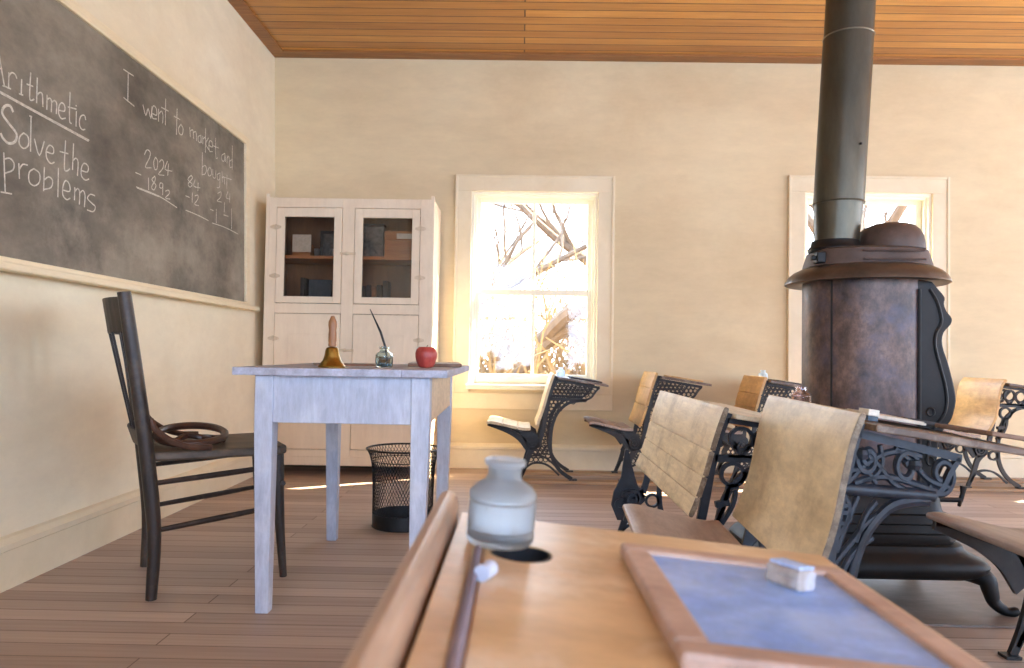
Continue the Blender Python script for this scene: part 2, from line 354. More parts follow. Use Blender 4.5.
def added_window_x(n, h):  # simple sash for the unseen windows added for light on the right
    w = senv('window_%d' % n); y0, y1, z0, z1 = h
    B = MB()
    for a, c in ((y0-.11, y0), (y1, y1+.11)): B.box(XR-.022, XR, a, c, z0-.06, z1)
    B.box(XR-.022, XR, y0-.11, y1+.11, z1, z1+.11); B.box(XR-.04, XR+.05, y0, y1, z0-.03, z0)
    B.build('casing', 'trim', w)
    B = MB(); zm = (z0+z1)/2; ym = (y0+y1)/2
    for a, c, p, q in ((y0, y0+.06, z0, z1), (y1-.06, y1, z0, z1), (y0+.06, y1-.06, z0, z0+.06), (y0+.06, y1-.06, z1-.06, z1), (y0+.06, y1-.06, zm-.02, zm+.02), (ym-.011, ym+.011, z0+.06, zm-.02), (ym-.011, ym+.011, zm+.02, z1-.06)):
        B.box(XR+.06, XR+.1, a, c, p, q)
    s = B.build('sash', 'sash', w)
    MB().box(XR+.078, XR+.081, y0+.03, y1-.03, z0+.03, z1-.03).build('pane', 'pane', s)
for i, h in enumerate(HR): added_window_x(i+8, h)

# ------------------------------------------------------------------ daylight
wd = bpy.data.worlds.new('sky'); bpy.context.scene.world = wd; wd.use_nodes = True
nt = wd.node_tree; bg = nt.nodes['Background']
tc = nt.nodes.new('ShaderNodeTexCoord'); sx = nt.nodes.new('ShaderNodeSeparateXYZ'); nt.links.new(tc.outputs['Generated'], sx.inputs[0])
cr = nt.nodes.new('ShaderNodeValToRGB'); nt.links.new(sx.outputs['Z'], cr.inputs[0])
cr.color_ramp.elements[0].position = 0; cr.color_ramp.elements[0].color = (.86, .92, 1, 1)
cr.color_ramp.elements[1].position = .7; cr.color_ramp.elements[1].color = (.5, .7, 1, 1)
# the half of the sky away from the low sun is a deeper blue
c2 = nt.nodes.new('ShaderNodeValToRGB'); c2.color_ramp.elements[0].position = 0; c2.color_ramp.elements[0].color = (.6, .78, 1.06, 1)
c2.color_ramp.elements[1].position = .7; c2.color_ramp.elements[1].color = (.36, .58, 1.0, 1); nt.links.new(sx.outputs['Z'], c2.inputs[0])
fr = nt.nodes.new('ShaderNodeMapRange'); fr.inputs['From Min'].default_value = -.5; fr.inputs['From Max'].default_value = .5; nt.links.new(sx.outputs['Y'], fr.inputs['Value'])
mx = nt.nodes.new('ShaderNodeMix'); mx.data_type = 'RGBA'; nt.links.new(fr.outputs[0], mx.inputs['Factor']); nt.links.new(c2.outputs[0], mx.inputs['A']); nt.links.new(cr.outputs[0], mx.inputs['B'])
nt.links.new(mx.outputs['Result'], bg.inputs['Color']); bg.inputs['Strength'].default_value = SKY
def portal(name, loc, rot, a, c):
    l = bpy.data.lights.new(name, 'AREA'); l.shape = 'RECTANGLE'; l.size = a; l.size_y = c; l.cycles.is_portal = True
    o = bpy.data.objects.new(name, l); C.objects.link(o); o.location = loc; o.rotation_euler = rot
for h in HB: portal('window_portal', ((h[0]+h[1])/2, YB+.2, (h[2]+h[3])/2), (radians(-90), 0, 0), h[1]-h[0], h[3]-h[2])
for h in HF: portal('window_portal', ((h[0]+h[1])/2, YF-.2, (h[2]+h[3])/2), (radians(90), 0, 0), h[1]-h[0], h[3]-h[2])
for h in HR: portal('window_portal', (XR+.2, (h[0]+h[1])/2, (h[2]+h[3])/2), (0, radians(90), 0), h[3]-h[2], h[1]-h[0])
sn = bpy.data.lights.new('sun', 'SUN'); sn.energy = SUN; sn.angle = radians(.6); sn.color = (1, .86, .62)
so = bpy.data.objects.new('sun', sn); C.objects.link(so); so.location = (6, 9, 8)
so.rotation_euler = Vector((-.855, -.52, -math.tan(radians(43)))).to_track_quat('-Z', 'Y').to_euler()

# ------------------------------------------------------------------ outside the windows
structure(MB().box(-40, 40, 5.6, 60, -.62, -.5).build('ground', 'grass'))
def limb(B, p, d, L, r, depth, rnd, n=7):
    pts = [Vector(p)]; d = Vector(d).normalized(); rr = [r]
    for i in range(6):
        d = (d + Vector((rnd.uniform(-.25, .25), rnd.uniform(-.25, .25), rnd.uniform(-.12, .26)))).normalized()
        pts.append(pts[-1]+d*(L/6)); rr.append(r*(1-.62*(i+1)/6))
    B.tube([tuple(q) for q in pts], rr, n)
    if depth:
        for k in range(rnd.randint(3, 5)):
            i = rnd.randint(2, 6); e = (d + Vector((rnd.uniform(-1, 1), rnd.uniform(-1, 1), rnd.uniform(-.3, .9)))).normalized()
            limb(B, pts[i], e, L*rnd.uniform(.45, .7), rr[i]*.62, depth-1, rnd, max(3, n-2))
def tree(x, y, h, r, seed, lean, label):
    rnd = random.Random(seed); t = thing('bare_tree', label, 'tree', (x, y, -.5), group='bare trees outside the windows')
    B = MB(); pts = [(0, 0, 0), (lean*.2, 0, h*.25), (lean*.6, .05, h*.5)]
    B.tube(smooth(pts), [r*1.2-.4*r*i/8 for i in range(9)], 10); B.build('trunk', 'bark', t, flat=False)
    B = MB()
    for k in range(6):
        a = 2*pi*k/6+rnd.uniform(-.4, .4); limb(B, (lean*(.3+.05*k), 0, h*(.3+.035*k)), (cos(a)*.8, sin(a)*.8, .55), h*.5, r*.5, 3, rnd)
    B.build('branches', 'bark', t, flat=False)
tree(-1.1, 11.5, 5.4, .17, 3, -.5, 'bare tree outside, seen low through the left window panes')
tree(1.6, 12.8, 6.2, .2, 5, .5, 'bare tree outside, rising behind the right panes of the left window')
tree(5.6, 12.5, 6.4, .2, 11, .3, 'bare tree outside, seen through the window behind the stove')
t = thing('fallen_branch', 'thick curved bare branch arching low outside the left window', 'branch', (0, 0, 0))
B = MB()
B.tube(smooth([(1.5, 9.0, -.5), (1.15, 8.8, .1), (.98, 8.7, .55), (.9, 8.6, .9), (.55, 8.6, 1.08), (.2, 8.7, .8), (-.15, 8.9, .35), (-.6, 9.2, -.5)]), [.13-.003*i for i in range(29)], 9)
B.tube(smooth([(.25, 8.7, .95), (.6, 8.4, 1.3), (1.1, 8.2, 1.5), (1.9, 8.4, 1.75)]), [.09]*13, 8)
B.build('limb', 'bark', t, flat=False)
B = MB(); rnd = random.Random(21)
for i in range(2300):
    x, y = rnd.uniform(-2.6, 6.4), rnd.uniform(8.6, 11.5); z = -.5; d = Vector((rnd.uniform(-.8, .8), rnd.uniform(-.5, .5), 1)).normalized()
    p = Vector((x, y, z)); pts = [p]
    L = rnd.uniform(.9, 3.1)
    for k in range(5):
        d = (d+Vector((rnd.uniform(-.5, .5), rnd.uniform(-.4, .4), rnd.uniform(-.35, .2)))).normalized(); pts.append(pts[-1]+d*L/5)
    B.tube([tuple(q) for q in pts], [.021, .02, .018, .015, .012, .008], 3)
tag(B.build('brush', 'twig'), 'golden tangle of leafless brush outside the windows', 'brush', kind='stuff')
# ------------------------------------------------------------------ chalkboard on the left wall
def lw(y, z, off): return (lx(z, off), y, z)
def lslab(B, y0, y1, z0, z1, a, c):
    B.loft([[lw(y0, z0, a), lw(y0, z0, c), lw(y0, z1, c), lw(y0, z1, a)], [lw(y1, z0, a), lw(y1, z0, c), lw(y1, z1, c), lw(y1, z1, a)]])
t = thing('chalkboard', 'long grey chalkboard with chalk writing in a cream frame on the left wall', 'chalkboard', lw(3, 1.1, 0))
def off(o): o.matrix_parent_inverse = Matrix.Translation(-Vector(lw(3, 1.1, 0))); return o
B = MB(); lslab(B, .9, 4.5, 1.085, 2.06, .001, .022); off(B.build('writing_surface', 'board', t))
B = MB()
lslab(B, .84, 4.56, 2.06, 2.105, .001, .036); lslab(B, .84, 4.56, 1.05, 1.085, .001, .034)
lslab(B, 4.5, 4.56, 1.085, 2.06, .001, .036); lslab(B, .84, .9, 1.085, 2.06, .001, .036)
off(B.build('frame', 'ledge', t, bevel=.004))
B = MB(); lslab(B, .84, 4.6, 1.035, 1.062, .034, .085); off(B.build('chalk_ledge', 'ledge', t, bevel=.006))
CH = [[[2.358,1.751],[2.387,1.646]],[[2.352,1.749],[2.318,1.643]],[[2.331,1.69],[2.376,1.698]],[[2.378,1.644],[2.4,1.647]],[[2.408,1.699],[2.407,1.646]],[[2.401,1.646],[2.418,1.648]],[[2.408,1.688],[2.422,1.704],[2.438,1.704],[2.447,1.693]],[[2.471,1.7],[2.469,1.648]],[[2.458,1.646],[2.478,1.648]],[[2.517,1.741],[2.512,1.653],[2.523,1.646],[2.535,1.654]],[[2.497,1.693],[2.53,1.697]],[[2.552,1.736],[2.549,1.645]],[[2.55,1.672],[2.565,1.688],[2.58,1.686],[2.583,1.643]],[[2.606,1.694],[2.605,1.64]],[[2.606,1.678],[2.622,1.688],[2.631,1.678],[2.63,1.64]],[[2.632,1.675],[2.647,1.688],[2.661,1.681],[2.659,1.643]],[[2.675,1.662],[2.707,1.669],[2.708,1.69],[2.691,1.695],[2.675,1.677],[2.673,1.649],[2.689,1.635],[2.714,1.645]],[[2.741,1.753],[2.738,1.647],[2.75,1.636]],[[2.728,1.692],[2.781,1.701]],[[2.781,1.693],[2.779,1.634]],[[2.779,1.716],[2.78,1.711]],[[2.842,1.678],[2.834,1.694],[2.812,1.685],[2.801,1.664],[2.804,1.642],[2.82,1.634],[2.838,1.641]],[[2.332,1.624],[2.359,1.621],[2.866,1.606]],[[2.332,1.622],[2.359,1.619],[2.86,1.603]],[[2.43,1.574],[2.414,1.59],[2.387,1.578],[2.378,1.552],[2.41,1.529],[2.447,1.506],[2.439,1.477],[2.406,1.463],[2.38,1.474],[2.371,1.486]],[[2.483,1.52],[2.463,1.501],[2.461,1.476],[2.483,1.467],[2.507,1.485],[2.505,1.513],[2.483,1.52]],[[2.52,1.589],[2.518,1.466]],[[2.512,1.588],[2.525,1.589]],[[2.538,1.516],[2.565,1.465],[2.592,1.523]],[[2.605,1.489],[2.641,1.492],[2.643,1.513],[2.621,1.517],[2.603,1.493],[2.606,1.466],[2.628,1.453],[2.649,1.463]],[[2.715,1.561],[2.708,1.46],[2.722,1.449],[2.741,1.462]],[[2.681,1.511],[2.731,1.516]],[[2.764,1.564],[2.758,1.462]],[[2.759,1.496],[2.778,1.512],[2.793,1.501],[2.789,1.447]],[[2.815,1.474],[2.854,1.478],[2.859,1.501],[2.833,1.507],[2.815,1.484],[2.815,1.454],[2.84,1.443],[2.865,1.453]],[[2.386,1.427],[2.394,1.297]],[[2.373,1.294],[2.426,1.299]],[[2.388,1.405],[2.414,1.415],[2.435,1.404],[2.43,1.38],[2.393,1.36]],[[2.459,1.41],[2.462,1.358]],[[2.461,1.388],[2.478,1.411],[2.504,1.415]],[[2.536,1.411],[2.512,1.392],[2.512,1.36],[2.539,1.352],[2.566,1.371],[2.566,1.402],[2.536,1.411]],[[2.593,1.431],[2.589,1.344]],[[2.591,1.384],[2.617,1.402],[2.639,1.394],[2.631,1.367],[2.592,1.351]],[[2.673,1.448],[2.67,1.34]],[[2.699,1.373],[2.741,1.377],[2.738,1.404],[2.716,1.412],[2.7,1.386],[2.7,1.354],[2.723,1.342],[2.744,1.352]],[[2.773,1.399],[2.771,1.35]],[[2.772,1.382],[2.791,1.399],[2.804,1.386],[2.802,1.34]],[[2.803,1.383],[2.825,1.399],[2.839,1.383],[2.835,1.336]],[[2.906,1.396],[2.875,1.395],[2.855,1.375],[2.884,1.362],[2.909,1.352],[2.894,1.33],[2.853,1.329]],[[3.115,1.984],[3.199,1.987]],[[3.154,1.984],[3.151,1.856]],[[3.116,1.863],[3.205,1.855]],[[3.279,1.887],[3.305,1.847],[3.326,1.885],[3.351,1.848],[3.36,1.907]],[[3.367,1.876],[3.406,1.881],[3.4,1.911],[3.376,1.915],[3.36,1.887],[3.367,1.855],[3.406,1.863]],[[3.423,1.917],[3.423,1.857]],[[3.425,1.892],[3.451,1.915],[3.466,1.899],[3.463,1.861]],[[3.493,1.988],[3.49,1.86]],[[3.451,1.933],[3.521,1.938]],[[3.611,1.98],[3.604,1.847]],[[3.578,1.932],[3.644,1.936]],[[3.653,1.915],[3.627,1.888],[3.634,1.864],[3.666,1.867],[3.676,1.901],[3.653,1.915]],[[3.751,1.931],[3.758,1.881]],[[3.756,1.912],[3.788,1.927],[3.797,1.884]],[[3.797,1.918],[3.825,1.928],[3.832,1.883]],[[3.884,1.927],[3.853,1.913],[3.853,1.887],[3.882,1.891],[3.884,1.93],[3.891,1.889]],[[3.908,1.932],[3.908,1.888]],[[3.908,1.916],[3.94,1.936]],[[3.943,1.985],[3.94,1.852]],[[3.98,1.943],[3.945,1.901],[3.985,1.878]],[[3.99,1.903],[4.031,1.907],[4.026,1.933],[3.998,1.932],[3.985,1.902],[3.995,1.874],[4.031,1.882]],[[4.074,1.97],[4.076,1.864],[4.1,1.865]],[[4.039,1.917],[4.116,1.925]],[[4.202,1.918],[4.16,1.895],[4.162,1.868],[4.196,1.874],[4.205,1.916],[4.213,1.873]],[[4.236,1.916],[4.236,1.87]],[[4.239,1.902],[4.262,1.917],[4.273,1.872]],[[4.315,1.995],[4.311,1.853]],[[4.308,1.91],[4.273,1.889],[4.276,1.858],[4.308,1.866]],[[3.903,1.842],[3.898,1.718]],[[3.903,1.765],[3.94,1.781],[3.955,1.761],[3.932,1.732],[3.898,1.724]],[[3.993,1.786],[3.97,1.759],[3.982,1.736],[4.013,1.748],[4.016,1.779],[3.993,1.786]],[[4.036,1.786],[4.039,1.744],[4.07,1.746],[4.078,1.788]],[[4.132,1.788],[4.097,1.769],[4.102,1.743],[4.129,1.752],[4.135,1.791],[4.129,1.71],[4.091,1.696]],[[4.162,1.807],[4.165,1.743]],[[4.165,1.768],[4.19,1.78],[4.201,1.738]],[[4.235,1.802],[4.229,1.722]],[[4.176,1.777],[4.299,1.79]],[[3.293,1.665],[3.315,1.693],[3.345,1.69],[3.338,1.662],[3.301,1.611],[3.355,1.621]],[[3.395,1.681],[3.377,1.653],[3.387,1.623],[3.409,1.63],[3.415,1.667],[3.395,1.681]],[[3.431,1.667],[3.455,1.685],[3.474,1.674],[3.463,1.644],[3.423,1.608],[3.478,1.616]],[[3.511,1.692],[3.487,1.648],[3.559,1.656]],[[3.522,1.683],[3.514,1.624]],[[3.215,1.565],[3.263,1.566]],[[3.33,1.569],[3.331,1.513]],[[3.388,1.591],[3.361,1.567],[3.399,1.551],[3.379,1.524],[3.358,1.534],[3.392,1.572],[3.388,1.591]],[[3.463,1.574],[3.439,1.57],[3.436,1.549],[3.46,1.552],[3.466,1.574],[3.463,1.519]],[[3.491,1.543],[3.521,1.555],[3.531,1.541],[3.491,1.511],[3.537,1.515]],[[3.222,1.503],[3.423,1.506],[3.61,1.488]],[[3.229,1.5],[3.423,1.503]],[[3.766,1.686],[3.73,1.656],[3.781,1.643],[3.752,1.622],[3.734,1.636],[3.783,1.676],[3.766,1.686]],[[3.814,1.676],[3.799,1.638],[3.874,1.645]],[[3.85,1.669],[3.846,1.623]],[[3.705,1.567],[3.749,1.568]],[[3.781,1.6],[3.779,1.548]],[[3.81,1.589],[3.846,1.601],[3.846,1.579],[3.806,1.545],[3.86,1.548]],[[3.705,1.494],[3.85,1.495],[3.977,1.49]],[[4.003,1.557],[4.043,1.557]],[[4.083,1.574],[4.082,1.496]],[[4.101,1.665],[4.147,1.684],[4.142,1.653],[4.094,1.622],[4.156,1.628]],[[4.247,1.707],[4.222,1.668],[4.276,1.67]],[[4.276,1.704],[4.271,1.649]],[[4.186,1.561],[4.251,1.564]],[[4.3,1.619],[4.3,1.498]],[[4.198,1.635],[4.193,1.577]],[[4.027,1.486],[4.198,1.492],[4.401,1.486]]]
def stroke(B, P, w):
    P = smooth(P, 3) if len(P) > 2 else P
    n = len(P); L_, R_ = [], []
    for i, (y, z) in enumerate(P):
        a, c = P[max(i-1, 0)], P[min(i+1, n-1)]; dy, dz = c[0]-a[0], c[1]-a[1]; l = sqrt(dy*dy+dz*dz) or 1
        ny, nz = -dz/l*w/2, dy/l*w/2
        L_.append((y+ny, z+nz)); R_.append((y-ny, z-nz))
    B.loft([[lw(*p, .0221), lw(*p, .0232), lw(*q, .0232), lw(*q, .0221)] for p, q in zip(L_, R_)])
for i0, i1 in GR:
    B = MB()
    for i in range(i0, i1): stroke(B, CH[i], .009 if i in UL else (.0048 if i < 70 else .0042))
    off(B.build('chalk_writing', 'chalk', t))

# ------------------------------------------------------------------ cupboard in the corner
CX0, CX1, CY0, CY1 = -1.645, -.562, 4.72, 5.115
t = thing('cupboard', 'tall cream cupboard with two glazed doors standing in the corner', 'cupboard', (-1.1, 4.92, 0))
def loc(o, l=(-1.1, 4.92, 0)): o.matrix_parent_inverse = Matrix.Translation(-Vector(l)); return o
B = MB(); g = .022; gx = (-1.575, -1.15, -1.072, -.649)
for a, c in ((CX0, CX0+g), (CX1-g, CX1)):                      # side boards rise past the top
    B.loft([[(x, CY0, .0), (x, CY1, .0), (x, CY1, 1.775), (x, CY0+.05, 1.775), (x, CY0, 1.8)] for x in (a, c)])
B.box(CX0+g, CX1-g, CY1-.015, CY1, .06, 1.77); B.box(CX0+g, CX1-g, CY0+.02, CY1-.015, 1.735, 1.755)
B.box(CX0+g, CX1-g, CY0+.02, CY1-.015, .08, .1); B.box(CX0+g, CX1-g, CY0+.02, CY1-.015, 1.055, 1.075)
# face frame
for a, c in ((CX0+g, gx[0]), (gx[1], gx[2]), (gx[3], CX1-g)): B.box(a, c, CY0, CY0+.02, .12, 1.775)
B.box(CX0+g, CX1-g, CY0, CY0+.02, .065, .12)
for a, c in ((gx[0], gx[1]), (gx[2], gx[3])):
    B.box(a, c, CY0, CY0+.02, 1.714, 1.775); B.box(a, c, CY0, CY0+.02, 1.033, 1.096); B.box(a, c, CY0, CY0+.02, .12, .165)
loc(B.build('body', 'cab', t, bevel=.002))
B = MB(); B.box(CX0+g, CX1-g, CY1-.02, CY1-.0155, .1, 1.735); B.box(CX0+g+.001, CX0+g+.004, CY0+.021, CY1-.021, .1, 1.73); B.box(CX1-g-.004, CX1-g-.001, CY0+.021, CY1-.021, .1, 1.73)
loc(B.build('inner_lining', 'cabin', t))
B = MB(); B.box(CX0+g+.005, CX1-g-.005, CY0+.06, CY1-.021, 1.392, 1.412); loc(B.build('shelf', 'boxw', t))
for i, (a, c) in enumerate(((gx[0], gx[1]), (gx[2], gx[3]))):
    e = .003; B = MB(); s = .05
    x0, x1, z0, z1 = a+e, c-e, 1.096+e, 1.714-e
    B.box(x0, x0+s, CY0-.004, CY0+.018, z0, z1); B.box(x1-s, x1, CY0-.004, CY0+.018, z0, z1)
    B.box(x0+s, x1-s, CY0-.004, CY0+.018, z0, z0+.042); B.box(x0+s, x1-s, CY0-.004, CY0+.018, z1-.058, z1)
    d = loc(B.build('glazed_door', 'cab', t, bevel=.002))
    loc(MB().box(x0+s-.005, x1-s+.005, CY0+.006, CY0+.009, z0+.038, z1-.053).build('pane', 'cpane', d)).matrix_parent_inverse = Matrix.Identity(4)
    hx = x0-.006 if i == 0 else x1+.006
    def hinge(z, par):
        B = MB()
        for sg in (-1, 1): B.prism([(hx, z-.012), (hx+sg*.012, z-.014), (hx+sg*.034, z-.006), (hx+sg*.034, z+.006), (hx+sg*.012, z+.014), (hx, z+.012)], CY0-.0095, CY0-.0055)
        B.tube([(hx, CY0-.009, z-.017), (hx, CY0-.009, z+.017)], .005, 8)
        loc(B.build('hinge', 'latch', par)).matrix_parent_inverse = Matrix.Identity(4)
    hinge(1.27, d); hinge(1.585, d)
    B = MB(); B.box(x0, x1, CY0-.004, CY0+.018, .165+e, 1.033-e); d2 = loc(B.build('panel_door', 'cab', t, bevel=.002))
    B = MB()
    for q in (.36, .7): B.box(x0+.09, x1-.09, CY0-.006, CY0-.0035, .25, .9) if q == .7 else None
    loc(B.build('panel', 'cab', d2, bevel=.002)).matrix_parent_inverse = Matrix.Identity(4)
    hinge(.3, d2); hinge(.87, d2)
for z in (1.42, .8):
    B = MB(); B.lathe([(.0, -.001), (.016, 0), (.018, .004), (.01, .012), (0, .014)], n=16)
    bmesh.ops.transform(B.bm, matrix=Matrix.Translation((gx[1]+.03, CY0-.001, z)) @ Matrix.Rotation(radians(90), 4, 'X') @ Matrix.Scale(.7, 4, (0, 1, 0)), verts=B.bm.verts)
    B.box(gx[1]-.012, gx[2]+.012, CY0-.012, CY0-.008, z-.008, z+.008)
    loc(B.build('latch', 'latch', t, bevel=.002))
# what stands on the cupboard shelves
ZS, ZL = 1.4125, 1.0755
def bx_thing(name, label, cat, m, x0, x1, y0, y1, z0, z1, lean=0, group=None, bevel=.003):
    o = MB().box(x0, x1, y0, y1, z0, z1).build(name, m, bevel=bevel)
    return tag(o, label, cat, group)
t = thing('carton', 'brown carton under a white card, behind the left cupboard glass', 'box', (-1.46, 4.93, ZS))
MB().box(-.06, .06, -.05, .05, 0, .09).build('carton_body', 'boxw', t, bevel=.002)
MB().box(-.058, .065, -.056, -.0505, .035, .15).build('card_front', 'card', t)
t = thing('picture_frame', 'dark framed picture standing at the right of the left cupboard shelf', 'picture', (-1.27, 4.96, ZS))
B = MB(); B.box(-.085, .085, -.008, .008, 0, .02); B.box(-.085, .085, -.008, .008, .17, .19); B.box(-.085, -.067, -.008, .008, .02, .17); B.box(.067, .085, -.008, .008, .02, .17)
B.build('frame_border', 'darkbk', t); MB().box(-.067, .067, -.002, .006, .02, .17).build('picture_sheet', 'tin', t)
for x, l in ((-1.352, 'small clear tumbler beside the carton on the cupboard shelf'), (-1.245, 'small clear tumbler in front of the dark framed picture')):
    o = MB().lathe([(0, 0), (.017, 0), (.021, .055), (.019, .055), (.016, .006), (0, .006)], n=16).build('tumbler', 'clear', flat=False, loc=(x, 4.87, ZS)); tag(o, l, 'glass', 'tumblers in the cupboard')
bx_thing('book', 'blue-grey book leaning behind the lower left cupboard glass', 'book', 'bluebk', -1.42, -1.27, 4.93, 4.955, ZL, 1.27)
bx_thing('book', 'thin dark upright book at the left of the blue-grey one in the cupboard', 'book', 'darkbk', -1.45, -1.425, 4.84, 4.96, ZL, 1.275)
bx_thing('book', 'dark upright book at the right edge of the lower left cupboard glass', 'book', 'darkbk', -1.23, -1.2, 4.84, 4.96, ZL, 1.25)
t = thing('tin', 'dark patterned tin standing at the left behind the right cupboard glass', 'tin', (-.99, 4.93, ZS))
MB().box(-.075, .075, -.04, .04, 0, .215).build('tin_body', 'tin', t, bevel=.006); MB().box(-.077, .077, -.042, .042, .216, .232).build('lid', 'darkbk', t, bevel=.004)
t = thing('index_box', 'orange wooden box with a white label behind the right cupboard glass', 'box', (-.8, 4.9, ZS))
B = MB(); B.box(-.1, .1, -.06, .06, 0, .115); B.build('box_body', 'boxw', t, bevel=.003); MB().box(-.102, .102, -.062, .062, .117, .175).build('lid', 'boxw', t, bevel=.003)
MB().box(-.02, .08, -.0645, -.0625, .125, .16).build('label_card', 'card', t)
for i, x in enumerate((-1.05, -1.015, -.98, -.945, -.905)):
    bx_thing('book', ['dark short book at the left end of the row behind the right cupboard glass', 'second dark book of the row behind the right cupboard glass', 'middle dark book of the row behind the right cupboard glass', 'fourth dark book of the row behind the right cupboard glass', 'tallest book, at the right end of the row behind the right glass'][i], 'book', 'darkbk' if i != 2 else 'brown', x, x+.03, 4.84, 4.97, ZL, ZL+(.15, .155, .15, .157, .185)[i], group='books on the lower cupboard shelf')

# ------------------------------------------------------------------ teacher's table
TZ = .742
t = thing('teacher_table', 'grey-white painted wooden table standing beside the dark chair', 'table', (-.53, 2.69, 0))
tl = (-.53, 2.69, 0)
for (x, y) in ((-.772, 2.262), (-.297, 2.258), (-.783, 3.13), (-.312, 3.12)):
    B = MB(); r = .028; q = .020; dx = .006 if x < -.5 else -.006
    B.loft([[(x+s*q+dx, y+u*q, 0) for s, u in ((-1, -1), (1, -1), (1, 1), (-1, 1))], [(x+s*r, y+u*r, .56) for s, u in ((-1, -1), (1, -1), (1, 1), (-1, 1))], [(x+s*r, y+u*r, TZ-.024) for s, u in ((-1, -1), (1, -1), (1, 1), (-1, 1))]])
    loc(B.build('leg', 'table', t, bevel=.003), tl)
loc(MB().box(-.744, -.325, 2.238, 2.26, .575, TZ-.024).build('apron', 'table', t, bevel=.002), tl)
loc(MB().box(-.755, -.34, 3.12, 3.142, .575, TZ-.024).build('apron', 'table', t, bevel=.002), tl)
o = MB(); o.loft([[(x0, 2.286, z), (x0+.018, 2.286, z), (x0+.004, 3.092, z), (x0-.014, 3.092, z)] for z in (.575, TZ-.024) for x0 in (-.292,)]); loc(o.build('apron', 'tside', t, bevel=.002), tl)  # this apron alone is tan, unlike the other three
o = MB(); o.loft([[(x0, 2.29, z), (x0+.018, 2.29, z), (x0+.008, 3.102, z), (x0-.01, 3.102, z)] for z in (.575, TZ-.024) for x0 in (-.795,)]); loc(o.build('apron', 'table', t, bevel=.002), tl)
B = MB()
for (a, c, da, dc, dy) in ((-.862, -.728, -.02, -.012, .012), (-.7275, -.352, -.012, -.006, 0), (-.3515, -.214, -.006, -.002, .004)):
    B.loft([[(a, 2.2+dy, z), (c, 2.2+dy*.6, z), (c+dc, 3.2, z), (a+da, 3.2, z)] for z in (TZ-.0235, TZ)])
loc(B.build('tabletop', 'tabletop', t, bevel=.002), tl)
# on the table
t = thing('hand_bell', 'brass hand bell with a turned wooden handle on the grey table', 'bell', (-.592, 2.33, TZ))
MB().lathe([(.0, .003), (.038, .003), (.0425, 0), (.043, .004), (.036, .014), (.028, .024), (.0235, .038), (.021, .056), (.017, .063), (.006, .066), (0, .067)]).build('bell_cup', 'brass', t, flat=False)
MB().lathe([(0, .066), (.011, .066), (.0125, .072), (.011, .078), (.0125, .084), (.013, .105), (.0115, .118), (.0135, .132), (.013, .145), (.008, .156), (.006, .162), (0, .164)]).build('handle', 'turned', t, flat=False)
def ink_bottle(name, label, locn, r, h, m, group='ink bottles on the desks'):
    t = thing(name, label, 'ink bottle', locn, group=group)
    p = [(0, .003), (r*.9, 0), (r, .004), (r, h*.16), (r*.965, h*.18), (r, h*.2), (r, h*.5), (r*.96, h*.52), (r, h*.54), (r, h*.6), (r*.86, h*.68), (r*.56, h*.75), (r*.5, h*.8), (r*.5, h*.91), (r*.6, h*.93), (r*.62, h*.98), (r*.57, h)]
    q = [(r*.45, h), (r*.42, h*.8), (r*.48, h*.74), (r*.8, h*.65), (r*.92, h*.58), (r*.92, h*.1), (r*.8, h*.07), (0, h*.06)]
    MB().lathe(p+q, n=32).build('bottle_body', m, t, flat=False)
    return t
t = ink_bottle('ink_bottle', 'aqua glass ink bottle with black pen in it, beside the apple', (-.458, 2.5, TZ), .0295, .07, 'glass')
MB().lathe([(0, 0), (.026, 0), (.0262, .008), (0, .009)], (0, 0, .006), n=20).build('ink_residue', 'ink', t, flat=False)
B = MB(); B.tube([(.012, 0, .012), (.004, .0, .066), (-.014, .002, .118), (-.052, .004, .196)], [.0015, .004, .0042, .0014], 8)
tag(B.build('dip_pen', 'penb', loc=(-.458, 2.5, TZ)), 'black dip pen leaning out of the aqua ink bottle', 'pen')
t = thing('apple', 'red apple on the right side of the grey table', 'apple', (-.316, 2.5, TZ))
MB().lathe([(.004, .006), (.016, .001), (.024, .004), (.031, .016), (.0365, .036), (.037, .05), (.033, .063), (.024, .071), (.013, .071), (.006, .066), (.001, .062)], n=28).build('apple_flesh', 'apple', t, flat=False)
B = MB(); B.tube([(0, 0, .06), (.001, 0, .07), (.004, .001, .077)], .0016, 6); B.build('stem', 'stem', t)
t = thing('notebook', 'thin brown notebook lying under the apple side of the grey table', 'notebook', (-.31, 2.83, TZ), radians(6))
MB().box(-.11, .085, -.14, .14, .001, .012).build('cover', 'brown', t, bevel=.002); MB().box(-.105, .08, -.142, .135, .0125, .015).build('page_block', 'paper', t)
o = MB().box(-.12, .12, -.12, .12, 0, .006).build('paper_sheet', 'brown', loc=(-.64, 2.75, TZ), bevel=.001); o.rotation_euler = (0, 0, .3); tag(o, 'brown paper folder lying behind the hand bell on the table', 'folder')

